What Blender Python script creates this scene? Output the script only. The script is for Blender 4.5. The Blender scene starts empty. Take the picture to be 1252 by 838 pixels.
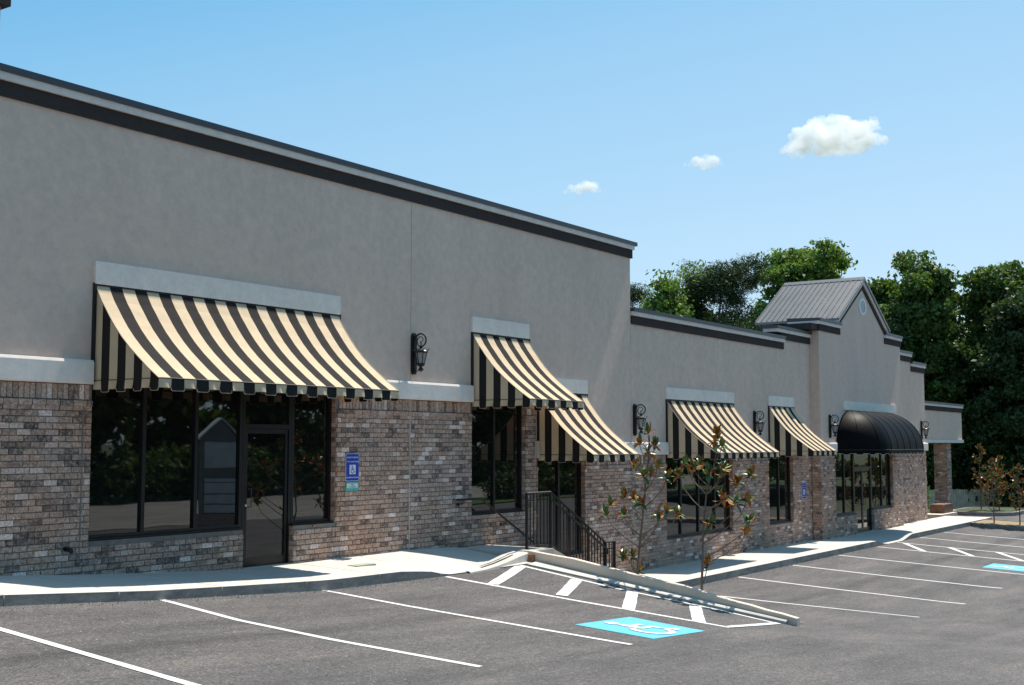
import bpy, bmesh, math, random
import numpy as np
from mathutils import Vector, Matrix, noise
R = math.radians
random.seed(11)
rng = np.random.default_rng(5)
sc = bpy.context.scene
col = sc.collection

# ------------------------------------------------------------------ camera
# world: X runs along the shop front away from the camera, Y towards it, Z up, eye at the origin
F_PX = 1490.0
PITCH = R(4.757)
BETA = R(34.406)
cam_data = bpy.data.cameras.new("camera")
cam_data.sensor_width = 36.0
cam_data.lens = F_PX / 1252.0 * 36.0
cam_data.clip_start = 0.1
cam_data.clip_end = 8000
cam = bpy.data.objects.new("camera", cam_data)
col.objects.link(cam)
fw = Vector((math.cos(BETA) * math.cos(PITCH), math.sin(BETA) * math.cos(PITCH), math.sin(PITCH)))
cam.rotation_euler = fw.to_track_quat('-Z', 'Y').to_euler()
sc.camera = cam

# ------------------------------------------------------------------ light
to_sun = Vector((1.5, -0.05, 2.72)).normalized()
SKYK = 5.55
SUN_EL = math.asin(to_sun.z)
sun_data = bpy.data.lights.new("sun", 'SUN')
sun_data.energy = 4.8
sun_data.angle = R(0.53)
sun_data.color = (1.0, 0.93, 0.83)
sun = bpy.data.objects.new("sun", sun_data)
sun.rotation_euler = to_sun.to_track_quat('Z', 'Y').to_euler()
sun.location = (20, 5, 30)
col.objects.link(sun)
world = bpy.data.worlds.new("World")
sc.world = world
world.use_nodes = True
wn = world.node_tree
bg = wn.nodes['Background']
sky = wn.nodes.new('ShaderNodeTexSky')
sky.sky_type = 'NISHITA'
sky.sun_disc = False
sky.sun_elevation = SUN_EL
sky.sun_rotation = math.atan2(to_sun.x, to_sun.y)
sky.air_density = 1.0
sky.dust_density = 0.6
sky.ozone_density = 1.6
tint = wn.nodes.new('ShaderNodeMix'); tint.data_type = 'RGBA'; tint.blend_type = 'MULTIPLY'; tint.inputs[0].default_value = 1
tint.inputs[7].default_value = (.90, .955, 1.0, 1)
wn.links.new(sky.outputs[0], tint.inputs[6])
# summer haze: a plain pale blue veil over the clear-air model
veil = wn.nodes.new('ShaderNodeMix'); veil.data_type = 'RGBA'; veil.inputs[0].default_value = 0.72
wtc = wn.nodes.new('ShaderNodeTexCoord'); wsp = wn.nodes.new('ShaderNodeSeparateXYZ')
wn.links.new(wtc.outputs['Generated'], wsp.inputs[0])
# paler towards the horizon and towards the sun's side of the sky
wx = wn.nodes.new('ShaderNodeMath'); wx.operation = 'MULTIPLY_ADD'; wx.inputs[1].default_value = -.35; wx.inputs[2].default_value = .35
wxm = wn.nodes.new('ShaderNodeMath'); wxm.operation = 'MAXIMUM'; wxm.inputs[1].default_value = .45
wn.links.new(wsp.outputs['X'], wxm.inputs[0]); wn.links.new(wxm.outputs[0], wx.inputs[0])
wz = wn.nodes.new('ShaderNodeMath'); wz.operation = 'ADD'
wn.links.new(wsp.outputs['Z'], wz.inputs[0]); wn.links.new(wx.outputs[0], wz.inputs[1])
wd = wn.nodes.new('ShaderNodeMath'); wd.operation = 'MULTIPLY'; wd.inputs[1].default_value = 1 / 1.7
wn.links.new(wz.outputs[0], wd.inputs[0])
wr = wn.nodes.new('ShaderNodeValToRGB')
st_ = [(.0, (.56, .73, .88)), (.19, (.48, .71, .88)), (.305, (.37, .66, .865)), (.38, (.31, .62, .85)), (.435, (.23, .575, .84)), (.54, (.095, .46, .81)), (.75, (.16, .46, .72)), (1.7, (.15, .40, .62))]
els_ = wr.color_ramp.elements
while len(els_) < len(st_): els_.new(.5)
for e_, (p_, c_) in zip(els_, st_):
    e_.position = p_ / 1.7; e_.color = (*c_, 1)
wn.links.new(wd.outputs[0], wr.inputs[0])
wmul = wn.nodes.new('ShaderNodeMix'); wmul.data_type = 'RGBA'; wmul.blend_type = 'MULTIPLY'; wmul.inputs[0].default_value = 1
wmul.inputs[7].default_value = (SKYK, SKYK, SKYK, 1)
wn.links.new(wr.outputs[0], wmul.inputs[6]); wn.links.new(wmul.outputs[2], veil.inputs[7])
wn.links.new(tint.outputs[2], veil.inputs[6])
wn.links.new(veil.outputs[2], bg.inputs[0])
bg.inputs[1].default_value = 0.125
sc.view_settings.view_transform = 'Standard'
sc.view_settings.look = 'None'
sc.view_settings.exposure = 0.5
sc.view_settings.gamma = 1.0
sc.render.engine = 'CYCLES'
sc.cycles.volume_bounces = 14
sc.cycles.max_bounces = 16
sc.cycles.diffuse_bounces = 4
sc.cycles.transparent_max_bounces = 12

# ------------------------------------------------------------------ materials
def nodes_of(name):
    m = bpy.data.materials.new(name)
    m.use_nodes = True
    nt = m.node_tree
    return m, nt, nt.nodes['Principled BSDF']

def N(nt, t, **kw):
    n = nt.nodes.new(t)
    for k, v in kw.items():
        if k in n.inputs: n.inputs[k].default_value = v
        else: setattr(n, k, v)
    return n

def ramp(nt, stops, interp='LINEAR'):
    n = nt.nodes.new('ShaderNodeValToRGB')
    n.color_ramp.interpolation = interp
    els = n.color_ramp.elements
    while len(els) < len(stops): els.new(0.5)
    for e, (p, c) in zip(els, stops):
        e.position = p
        e.color = (c[0], c[1], c[2], 1) if hasattr(c, '__len__') else (c, c, c, 1)
    return n

def mixc(nt, fac, a, b, blend='MIX'):
    n = nt.nodes.new('ShaderNodeMix')
    n.data_type = 'RGBA'
    n.blend_type = blend
    for s, v in ((0, fac), (6, a), (7, b)):
        if hasattr(v, 'links') or hasattr(v, 'is_linked'): nt.links.new(v, n.inputs[s])
        elif s == 0: n.inputs[0].default_value = v
        else: n.inputs[s].default_value = (v[0], v[1], v[2], 1)
    return n.outputs[2]

def pos(nt, scale=(1, 1, 1)):
    g = nt.nodes.new('ShaderNodeNewGeometry')
    m = nt.nodes.new('ShaderNodeMapping')
    m.inputs['Scale'].default_value = scale
    nt.links.new(g.outputs['Position'], m.inputs[0])
    return m.outputs[0]

def noise_n(nt, vec, scale, detail=4, rough=0.55):
    n = N(nt, 'ShaderNodeTexNoise', Scale=scale, Detail=detail, Roughness=rough)
    nt.links.new(vec, n.inputs['Vector'])
    return n.outputs['Fac']

def bump(nt, bsdf, h, strength, dist):
    b = N(nt, 'ShaderNodeBump', Strength=strength, Distance=dist)
    nt.links.new(h, b.inputs['Height'])
    nt.links.new(b.outputs[0], bsdf.inputs['Normal'])

def simple(name, c, rough=0.6, metal=0.0, var=0.12, vs=3.0, bs=0.0, bscale=200, bd=0.003, spec=0.5):
    m, nt, b = nodes_of(name)
    p = pos(nt)
    f = noise_n(nt, p, vs, 5)
    r = ramp(nt, [(0.3, [x * (1 - var) for x in c]), (0.7, [min(1, x * (1 + var)) for x in c])])
    nt.links.new(f, r.inputs[0])
    nt.links.new(r.outputs[0], b.inputs['Base Color'])
    b.inputs['Roughness'].default_value = rough
    b.inputs['Metallic'].default_value = metal
    b.inputs['Specular IOR Level'].default_value = spec
    if bs: bump(nt, b, noise_n(nt, p, bscale, 3), bs, bd)
    return m

def stucco_mat(name, c, var=0.07):
    m, nt, b = nodes_of(name)
    p = pos(nt)
    big = noise_n(nt, pos(nt, (1, 1, 0.45)), 0.9, 5, 0.6)
    mid = noise_n(nt, p, 6, 8, 0.75)
    fine = noise_n(nt, p, 130, 3, 0.7)
    r1 = ramp(nt, [(0.3, [x * (1 - var) for x in c]), (0.7, [x * (1 + var) for x in c])])
    nt.links.new(big, r1.inputs[0])
    r2 = ramp(nt, [(0.28, (.86, .87, .88)), (0.72, (1.11, 1.09, 1.07))])
    nt.links.new(mid, r2.inputs[0])
    c1 = mixc(nt, 1.0, r1.outputs[0], r2.outputs[0], 'MULTIPLY')
    streak = noise_n(nt, pos(nt, (1, 1, 0.12)), 2.2, 6, 0.7)
    r5 = ramp(nt, [(0.30, (.955, .955, .96)), (0.55, (1, 1, 1)), (0.75, (1.02, 1.02, 1.01))])
    nt.links.new(streak, r5.inputs[0])
    c1 = mixc(nt, 1.0, c1, r5.outputs[0], 'MULTIPLY')
    r3 = ramp(nt, [(0.3, 0.88), (0.7, 1.10)])
    nt.links.new(fine, r3.inputs[0])
    nt.links.new(mixc(nt, 1.0, c1, r3.outputs[0], 'MULTIPLY'), b.inputs['Base Color'])
    b.inputs['Roughness'].default_value = 0.92
    b.inputs['Specular IOR Level'].default_value = 0.2
    bump(nt, b, fine, 0.35, 0.003)
    return m

def brick_mat():
    m, nt, b = nodes_of("tumbled_brick")
    g = nt.nodes.new('ShaderNodeNewGeometry')
    oi = nt.nodes.new('ShaderNodeObjectInfo')
    add = N(nt, 'ShaderNodeMath', operation='ADD')
    nt.links.new(g.outputs['Random Per Island'], add.inputs[0])
    nt.links.new(oi.outputs['Random'], add.inputs[1])
    fr = N(nt, 'ShaderNodeMath', operation='FRACT')
    nt.links.new(add.outputs[0], fr.inputs[0])
    r = ramp(nt, [(0.0, (.055, .050, .050)), (0.10, (.095, .084, .080)), (0.20, (.185, .162, .148)), (0.40, (.245, .205, .178)),
                  (0.58, (.215, .180, .157)), (0.72, (.28, .242, .215)), (0.86, (.25, .215, .19)), (0.93, (.34, .325, .32)), (0.985, (.50, .50, .51))], 'LINEAR')
    nt.links.new(fr.outputs[0], r.inputs[0])
    p = pos(nt)
    f1 = noise_n(nt, p, 19, 7, 0.85)
    s = ramp(nt, [(0.46, 0), (0.62, 1)])
    nt.links.new(f1, s.inputs[0])
    ms = N(nt, 'ShaderNodeMath', operation='MULTIPLY')
    nt.links.new(s.outputs[0], ms.inputs[0]); ms.inputs[1].default_value = 0.6
    c1 = mixc(nt, ms.outputs[0], r.outputs[0], (.44, .425, .41))
    f2 = noise_n(nt, p, 34, 5, 0.7)
    r2 = ramp(nt, [(0.33, 0.52), (0.66, 1.32)])
    nt.links.new(f2, r2.inputs[0])
    c2 = mixc(nt, 1.0, c1, r2.outputs[0], 'MULTIPLY')
    # large weathered patches, redder in places
    f3 = noise_n(nt, p, 0.8, 3, 0.5)
    r3 = ramp(nt, [(0.40, (.96, .98, 1.0)), (0.68, (1.12, .97, .86))])
    nt.links.new(f3, r3.inputs[0])
    c3 = mixc(nt, 1.0, c2, r3.outputs[0], 'MULTIPLY')
    nt.links.new(mixc(nt, 1.0, c3, (1.70, 1.40, 1.25), 'MULTIPLY'), b.inputs['Base Color'])
    b.inputs['Roughness'].default_value = 0.9
    b.inputs['Specular IOR Level'].default_value = 0.25
    bump(nt, b, f2, 0.6, 0.008)
    return m

def asphalt_mat(name, c, patches=True):
    m, nt, b = nodes_of(name)
    p = pos(nt)
    sp = noise_n(nt, p, 95, 3, 0.8)
    r = ramp(nt, [(0.30, [x * 0.55 for x in c]), (0.55, c), (0.74, [x * 1.9 for x in c]), (0.80, [x * 3.4 for x in c])])
    nt.links.new(sp, r.inputs[0])
    big = noise_n(nt, pos(nt, (0.35, 1, 1)), 1.1, 6, 0.65)
    r2 = ramp(nt, [(0.28, (.72, .72, .74)), (0.5, (1, 1, 1)), (0.72, (1.32, 1.27, 1.22))])
    nt.links.new(big, r2.inputs[0])
    out = mixc(nt, 1.0, r.outputs[0], r2.outputs[0], 'MULTIPLY')
    mid = noise_n(nt, p, 11, 5, 0.7)
    r4 = ramp(nt, [(0.3, 0.86), (0.7, 1.14)])
    nt.links.new(mid, r4.inputs[0])
    out = mixc(nt, 1.0, out, r4.outputs[0], 'MULTIPLY')
    ag = noise_n(nt, p, 38, 2, 0.9)
    r6 = ramp(nt, [(0.30, 0.42), (0.5, 1.0), (0.62, 1.2), (0.69, 2.4)])
    nt.links.new(ag, r6.inputs[0])
    out = mixc(nt, 1.0, out, r6.outputs[0], 'MULTIPLY')
    ag2 = noise_n(nt, p, 15, 4, 0.85)
    r8 = ramp(nt, [(0.30, .70), (0.5, 1.0), (0.70, 1.28)])
    nt.links.new(ag2, r8.inputs[0])
    out = mixc(nt, 1.0, out, r8.outputs[0], 'MULTIPLY')
    stq = noise_n(nt, pos(nt, (0.22, 1, 1)), 1.9, 8, 0.78)
    r7 = ramp(nt, [(0.32, (.70, .70, .71)), (0.5, (1, 1, 1)), (0.68, (1.24, 1.18, 1.12))])
    nt.links.new(stq, r7.inputs[0])
    out = mixc(nt, 1.0, out, r7.outputs[0], 'MULTIPLY')
    if patches:
        vs2 = N(nt, 'ShaderNodeTexVoronoi', Scale=5.5)
        nt.links.new(p, vs2.inputs['Vector'])
        rw = ramp(nt, [(0.045, 1.0), (0.06, 0.0)])
        nt.links.new(vs2.outputs['Distance'], rw.inputs[0])
        out = mixc(nt, rw.outputs[0], out, (.42, .40, .36))
        # dark oil drips and a rolled seam that wander across the bays
        v = N(nt, 'ShaderNodeTexVoronoi', Scale=0.42)
        wob = N(nt, 'ShaderNodeTexNoise', Scale=6.0, Detail=5)
        nt.links.new(p, wob.inputs['Vector'])
        ad = N(nt, 'ShaderNodeVectorMath', operation='MULTIPLY_ADD')
        nt.links.new(wob.outputs['Color'], ad.inputs[0]); ad.inputs[1].default_value = (.32, .32, .1)
        nt.links.new(p, ad.inputs[2])
        nt.links.new(ad.outputs[0], v.inputs['Vector'])
        rv = ramp(nt, [(0.035, 0.42), (0.075, 1.0)])
        nt.links.new(v.outputs['Distance'], rv.inputs[0])
        out = mixc(nt, 0.8, out, rv.outputs[0], 'MULTIPLY')
        sepx = N(nt, 'ShaderNodeSeparateXYZ')
        nt.links.new(ad.outputs[0], sepx.inputs[0])
        sub = N(nt, 'ShaderNodeMath', operation='SUBTRACT'); nt.links.new(sepx.outputs['Y'], sub.inputs[0]); sub.inputs[1].default_value = 9.75
        ab = N(nt, 'ShaderNodeMath', operation='ABSOLUTE'); nt.links.new(sub.outputs[0], ab.inputs[0])
        rs = ramp(nt, [(0.0, 0.58), (0.14, 0.74), (0.26, 1.0)])
        nt.links.new(ab.outputs[0], rs.inputs[0])
        out = mixc(nt, 0.75, out, rs.outputs[0], 'MULTIPLY')
    nt.links.new(out, b.inputs['Base Color'])
    b.inputs['Roughness'].default_value = 0.88
    b.inputs['Specular IOR Level'].default_value = 0.35
    bump(nt, b, sp, 0.8, 0.008)
    return m

def concrete_mat(name, c, var=0.08):
    m, nt, b = nodes_of(name)
    p = pos(nt)
    r = ramp(nt, [(0.3, [x * (1 - var) for x in c]), (0.7, [x * (1 + var) for x in c])])
    nt.links.new(noise_n(nt, p, 1.6, 6, 0.65), r.inputs[0])
    r2 = ramp(nt, [(0.3, 0.93), (0.7, 1.05)])
    f = noise_n(nt, p, 60, 4, 0.7)
    nt.links.new(f, r2.inputs[0])
    nt.links.new(mixc(nt, 1.0, r.outputs[0], r2.outputs[0], 'MULTIPLY'), b.inputs['Base Color'])
    b.inputs['Roughness'].default_value = 0.9
    bump(nt, b, f, 0.3, 0.003)
    return m

def shaded_kerb_mat():
    m, nt, b = nodes_of("shaded_kerb_concrete")
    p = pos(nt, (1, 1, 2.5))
    r = ramp(nt, [(0.25, (.11, .10, .095)), (0.5, (.25, .235, .215)), (0.75, (.42, .39, .35))])  # shade of the kerb face put into a darker concrete colour, randomly mottled
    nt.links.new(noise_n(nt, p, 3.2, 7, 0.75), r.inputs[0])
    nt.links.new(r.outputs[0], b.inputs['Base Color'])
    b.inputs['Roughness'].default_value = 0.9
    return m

def paint_mat():
    m, nt, b = nodes_of("white_road_paint")
    p = pos(nt)
    f = noise_n(nt, p, 20, 9, 0.85)
    r = ramp(nt, [(0.35, (.15, .15, .145)), (0.43, (.58, .58, .56)), (0.6, (.74, .74, .72))])
    nt.links.new(f, r.inputs[0])
    nt.links.new(r.outputs[0], b.inputs['Base Color'])
    b.inputs['Roughness'].default_value = 0.7
    bump(nt, b, noise_n(nt, p, 95, 3, 0.8), 0.5, 0.005)
    return m

def fabric_mat(name, c, trans, transc, rough=0.85):
    m, nt, b = nodes_of(name)
    p = pos(nt)
    r = ramp(nt, [(0.3, [x * 0.93 for x in c]), (0.7, [min(1, x * 1.04) for x in c])])
    nt.links.new(noise_n(nt, p, 4, 5, 0.6), r.inputs[0])
    nt.links.new(r.outputs[0], b.inputs['Base Color'])
    b.inputs['Roughness'].default_value = rough
    b.inputs['Specular IOR Level'].default_value = 0.12
    w = noise_n(nt, pos(nt, (1, 1, 0.35)), 7, 3, 0.5)
    bump(nt, b, w, 0.25, 0.03)
    if trans:
        t = N(nt, 'ShaderNodeBsdfTranslucent'); t.inputs[0].default_value = (*transc, 1)
        mx = N(nt, 'ShaderNodeMixShader'); mx.inputs[0].default_value = trans
        nt.links.new(b.outputs[0], mx.inputs[1]); nt.links.new(t.outputs[0], mx.inputs[2])
        nt.links.new(mx.outputs[0], nt.nodes['Material Output'].inputs[0])
    return m

def leaf_mat(name, dark, light, trans=0.3, rough=0.55, hue=(.5, .5)):
    m, nt, b = nodes_of(name)
    g = nt.nodes.new('ShaderNodeNewGeometry')
    p = pos(nt)
    mx = N(nt, 'ShaderNodeMath', operation='MULTIPLY_ADD')
    nt.links.new(g.outputs['Random Per Island'], mx.inputs[0]); mx.inputs[1].default_value = 0.55
    f = noise_n(nt, p, 0.45, 3, 0.6)
    ms = N(nt, 'ShaderNodeMath', operation='MULTIPLY'); nt.links.new(f, ms.inputs[0]); ms.inputs[1].default_value = 0.6
    nt.links.new(ms.outputs[0], mx.inputs[2])
    r = ramp(nt, [(0.12, dark), (0.85, light)])
    nt.links.new(mx.outputs[0], r.inputs[0])
    nt.links.new(r.outputs[0], b.inputs['Base Color'])
    b.inputs['Roughness'].default_value = rough
    b.inputs['Specular IOR Level'].default_value = 0.18
    if trans:
        t = N(nt, 'ShaderNodeBsdfTranslucent')
        tc = mixc(nt, 1.0, r.outputs[0], (1.5, 1.6, 0.6), 'MULTIPLY')
        nt.links.new(tc, t.inputs[0])
        s = N(nt, 'ShaderNodeMixShader'); s.inputs[0].default_value = trans
        nt.links.new(b.outputs[0], s.inputs[1]); nt.links.new(t.outputs[0], s.inputs[2])
        nt.links.new(s.outputs[0], nt.nodes['Material Output'].inputs[0])
    return m

def glass_mat():
    m, nt, b = nodes_of("tinted_window_glass")
    b.inputs['Base Color'].default_value = (.006, .007, .007, 1)
    b.inputs['Roughness'].default_value = 0.015
    b.inputs['IOR'].default_value = 1.95
    b.inputs['Specular IOR Level'].default_value = 0.5
    p = pos(nt)
    bump(nt, b, noise_n(nt, p, 1.3, 1, 0.4), 0.05, 0.02)
    return m

def ground_mat():
    m, nt, b = nodes_of("dry_grass_ground")
    p = pos(nt)
    r = ramp(nt, [(0.3, (.035, .055, .018)), (0.5, (.065, .085, .032)), (0.72, (.13, .12, .07))])
    nt.links.new(noise_n(nt, p, 1.1, 8, 0.75), r.inputs[0])
    nt.links.new(r.outputs[0], b.inputs['Base Color'])
    b.inputs['Roughness'].default_value = 0.95
    bump(nt, b, noise_n(nt, p, 22, 5, 0.8), 1.0, 0.05)
    return m

def mulch_mat():
    m, nt, b = nodes_of("pale_straw_mulch")
    p = pos(nt)
    r = ramp(nt, [(0.3, (.09, .055, .03)), (0.5, (.34, .25, .14)), (0.72, (.55, .46, .30))])
    nt.links.new(noise_n(nt, p, 16, 7, 0.8), r.inputs[0])
    nt.links.new(r.outputs[0], b.inputs['Base Color'])
    b.inputs['Roughness'].default_value = 0.95
    bump(nt, b, noise_n(nt, p, 45, 4, 0.8), 1.0, 0.03)
    return m

M = {
    'stucco': stucco_mat("grey_stucco", (.73, .552, .452), 0.05),
    'band': stucco_mat("pale_stucco_band", (.88, .78, .70), 0.03),
    'cap_band': stucco_mat("cornice_stucco_band", (.78, .70, .64), 0.03),
    'cornice': stucco_mat("charcoal_cornice", (.052, .043, .042), 0.06),
    'coping': simple("dark_metal_coping", (.055, .057, .066), 0.38, 0.35, 0.10, 2),
    'brick': brick_mat(),
    'orange_brick': simple("orange_brick", (.34, .15, .08), 0.9, var=0.35, vs=18, bs=0.4, bscale=40),
    'mortar': simple("brown_grey_mortar", (.19, .168, .150), 0.95, var=0.18, vs=9, bs=0.4, bscale=120),
    'caulk': simple("pale_caulk", (.50, .47, .43), 0.8),
    'frame': simple("black_aluminium", (.012, .012, .013), 0.35, 0.2, 0.1),
    'glass': glass_mat(),
    'steel': simple("dull_dark_steel", (.10, .10, .10), 0.4, 0.6),
    'cream': fabric_mat("cream_canvas", (.68, .53, .36), 0.05, (.80, .42, .16)),
    'black_cloth': fabric_mat("black_canvas", (.026, .023, .022), 0, None),
    'black_vinyl': simple("black_vinyl", (.006, .0055, .0055), 0.5, var=0.15, bs=0.25, bscale=3, bd=0.03, spec=0.06),
    'piping': simple("tan_piping", (.55, .42, .30), 0.8),
    'iron': simple("black_cast_iron", (.010, .010, .011), 0.42, 0.1, 0.2),
    'lamp_glass': simple("seeded_lamp_glass", (.30, .31, .32), 0.15, var=0.2, vs=30),
    'asphalt': asphalt_mat("parking_asphalt", (.110, .103, .102)),
    'road': asphalt_mat("street_asphalt", (.26, .25, .235), False),
    'concrete': concrete_mat("sidewalk_concrete", (.57, .53, .48)),
    'wall_concrete': concrete_mat("retaining_concrete", (.72, .61, .50), 0.10),
    'kerb': shaded_kerb_mat(),
    'paint': paint_mat(),
    'cyan': simple("cyan_road_paint", (.075, .42, .58), 0.7, var=0.08, vs=8, bs=0.5, bscale=95, bd=0.005),
    'blue_sign': simple("blue_sign_face", (.008, .045, .42), 0.4, var=0.03),
    'teal_sign': simple("teal_sign_face", (.11, .42, .40), 0.4, var=0.03),
    'white': simple("white_enamel", (.74, .76, .78), 0.45, var=0.03),
    'ground': ground_mat(),
    'mulch': mulch_mat(),
    'lawn': simple("mown_lawn", (.06, .11, .025), 0.95, var=0.4, vs=2),
    'grit': simple("pale_stone_grit", (.34, .31, .27), 0.9, var=0.5, vs=20),
    'roof_metal': simple("brown_grey_roof_metal", (.185, .18, .178), 0.36, 0.35, 0.10, 1.2),
    'siding': simple("charcoal_metal_siding", (.040, .036, .037), 0.5, 0.2, 0.1),
    'box': simple("beige_plastic", (.55, .50, .43), 0.5),
    'bark': simple("grey_brown_bark", (.13, .10, .075), 0.95, var=0.35, vs=8, bs=0.8, bscale=30, bd=0.02),
    'sapling_bark': simple("pale_sapling_bark", (.15, .12, .095), 0.9, var=0.3, vs=20),
    'leaf_mid': leaf_mat("mid_green_leaves", (.026, .042, .016), (.120, .195, .052)),
    'leaf_light': leaf_mat("fresh_green_leaves", (.034, .064, .018), (.170, .265, .065)),
    'leaf_pine': leaf_mat("dark_pine_needles", (.010, .026, .012), (.040, .075, .030), 0.15),
    'leaf_dark': leaf_mat("deep_green_leaves", (.015, .024, .012), (.058, .098, .030), 0.2),
    'mag_top': simple("glossy_magnolia_green", (.055, .13, .035), 0.33, var=0.35, vs=5, spec=0.45),
    'mag_under': leaf_mat("rusty_magnolia_underside", (.34, .11, .028), (.66, .27, .075), 0.35, 0.75),
    'mag_yellow': simple("yellowed_magnolia_leaf", (.34, .32, .07), 0.5, var=0.3, vs=5),
    'fence': simple("weathered_cedar", (.80, .64, .48), 0.9, var=0.2, vs=3),
    'brown_block': simple("rust_brown_block", (.17, .09, .055), 0.85, var=0.3, vs=6),
    'sign_stone': simple("pale_sign_panel", (.80, .81, .79), 0.6),
    'sign_dark': simple("taupe_sign_cabinet", (.26, .25, .23), 0.7),
    'cover': simple("green_grey_cover", (.33, .40, .28), 0.7, var=0.15, vs=8),
}
sidewalk_seam = M['mortar']

# ------------------------------------------------------------------ mesh helpers
class MB:
    def __init__(s):
        s.v = []; s.f = []; s.mi = []
    def add(s, vs, fs, mi=0):
        o = len(s.v)
        s.v.extend([tuple(p) for p in vs])
        for f in fs: s.f.append(tuple(o + i for i in f)); s.mi.append(mi)
        return s
    def box(s, x0, x1, y0, y1, z0, z1, mi=0):
        v = [(x0, y0, z0), (x1, y0, z0), (x1, y1, z0), (x0, y1, z0), (x0, y0, z1), (x1, y0, z1), (x1, y1, z1), (x0, y1, z1)]
        return s.add(v, [(0, 3, 2, 1), (4, 5, 6, 7), (0, 1, 5, 4), (1, 2, 6, 5), (2, 3, 7, 6), (3, 0, 4, 7)], mi)
    def bevbox(s, x0, x1, y0, y1, z0, z1, b, mi=0):
        vs = []
        for a, c, d in ((0, 0, b), (0, b, 0), (b, 0, 0)):
            for sx, sy, sz in ((0, 0, 0), (1, 0, 0), (1, 1, 0), (0, 1, 0), (0, 0, 1), (1, 0, 1), (1, 1, 1), (0, 1, 1)):
                vs.append((x1 - a if sx else x0 + a, y1 - c if sy else y0 + c, z1 - d if sz else z0 + d))
        bm = bmesh.new()
        for p in vs: bm.verts.new(p)
        bmesh.ops.convex_hull(bm, input=bm.verts)
        bm.verts.index_update()
        s.add([v.co[:] for v in bm.verts], [[v.index for v in f.verts] for f in bm.faces], mi)
        bm.free()
        return s
    def brick(s, x0, x1, yf, d, z0, z1, c=0.005, mi=0):
        # a brick end seen from -Y: chamfered front, straight sides, open back
        v = [(x0 + c, yf, z0 + c), (x1 - c, yf, z0 + c), (x1 - c, yf, z1 - c), (x0 + c, yf, z1 - c),
             (x0, yf + c, z0), (x1, yf + c, z0), (x1, yf + c, z1), (x0, yf + c, z1),
             (x0, yf + d, z0), (x1, yf + d, z0), (x1, yf + d, z1), (x0, yf + d, z1)]
        f = [(0, 1, 2, 3)]
        for i in range(4):
            j = (i + 1) % 4
            f.append((4 + i, 4 + j, j, i)); f.append((8 + i, 8 + j, 4 + j, 4 + i))
        return s.add(v, f, mi)
    def tube(s, pts, r, n=6, mi=0, caps=True):
        pts = [Vector(p) for p in pts]
        rs = r if hasattr(r, '__len__') else [r] * len(pts)
        o = len(s.v); ref = None
        for i, p in enumerate(pts):
            t = (pts[min(i + 1, len(pts) - 1)] - pts[max(i - 1, 0)])
            t = t.normalized() if t.length > 1e-9 else Vector((0, 0, 1))
            if ref is None: ref = Vector((0, 0, 1)) if abs(t.z) < 0.9 else Vector((1, 0, 0))
            a = t.cross(ref)
            if a.length < 1e-4: a = t.cross(Vector((0, 1, 0)))
            a.normalize(); b = t.cross(a).normalized(); ref = b.cross(t) * -1 if False else ref
            for k in range(n):
                an = 2 * math.pi * (k + .5) / n
                s.v.append(tuple(p + (a * math.cos(an) + b * math.sin(an)) * rs[i]))
        for i in range(len(pts) - 1):
            for k in range(n):
                k2 = (k + 1) % n
                s.f.append((o + i * n + k, o + i * n + k2, o + (i + 1) * n + k2, o + (i + 1) * n + k)); s.mi.append(mi)
        if caps:
            s.f.append(tuple(o + k for k in range(n))[::-1]); s.mi.append(mi)
            e = o + (len(pts) - 1) * n
            s.f.append(tuple(e + k for k in range(n))); s.mi.append(mi)
        return s
    def prism_xz(s, poly, y0, y1, mi=0):
        n = len(poly)
        v = [(x, y0, z) for x, z in poly] + [(x, y1, z) for x, z in poly]
        f = [tuple(range(n)), tuple(range(2 * n - 1, n - 1, -1))]
        for i in range(n):
            j = (i + 1) % n; f.append((i, n + i, n + j, j))
        return s.add(v, f, mi)
    def lathe(s, prof, n=8, cx=0, cy=0, mi=0, tw=0.0):
        o = len(s.v)
        for r, z in prof:
            for k in range(n):
                a = 2 * math.pi * k / n + tw
                s.v.append((cx + r * math.cos(a), cy + r * math.sin(a), z))
        for i in range(len(prof) - 1):
            for k in range(n):
                k2 = (k + 1) % n
                s.f.append((o + i * n + k, o + i * n + k2, o + (i + 1) * n + k2, o + (i + 1) * n + k)); s.mi.append(mi)
        return s
    def mesh(s, name, mats, fix=True, smooth=False):
        me = bpy.data.meshes.new(name)
        me.from_pydata(s.v, [], s.f)
        if not hasattr(mats, '__len__'): mats = [mats]
        for m in mats: me.materials.append(m)
        if len(mats) > 1: me.polygons.foreach_set('material_index', s.mi)
        if fix:
            bm = bmesh.new(); bm.from_mesh(me)
            bmesh.ops.recalc_face_normals(bm, faces=bm.faces)
            bm.to_mesh(me); bm.free()
        if smooth: me.polygons.foreach_set('use_smooth', [True] * len(me.polygons))
        me.update()
        return me
    def build(s, name, mats, parent=None, fix=True, smooth=False, loc=None, local=False, kind=None, label=None):
        """world coordinates unless local; children are kept relative to their thing's base point"""
        base = world_of(parent) if parent else Vector((0, 0, 0))
        if not local and base.length:
            bx, by, bz = base
            s.v = [(a - bx, b - by, c - bz) for a, b, c in s.v]
        o = bpy.data.objects.new(name, s.mesh(name, mats, fix, smooth))
        col.objects.link(o)
        if parent: o.parent = parent
        if loc is not None: o.location = Vector(loc) - base if not local else loc
        if kind: o['kind'] = kind
        if label: o['label'] = label
        return o

def world_of(o):
    v = Vector((0, 0, 0))
    while o is not None:
        v += o.location; o = o.parent
    return v

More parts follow.
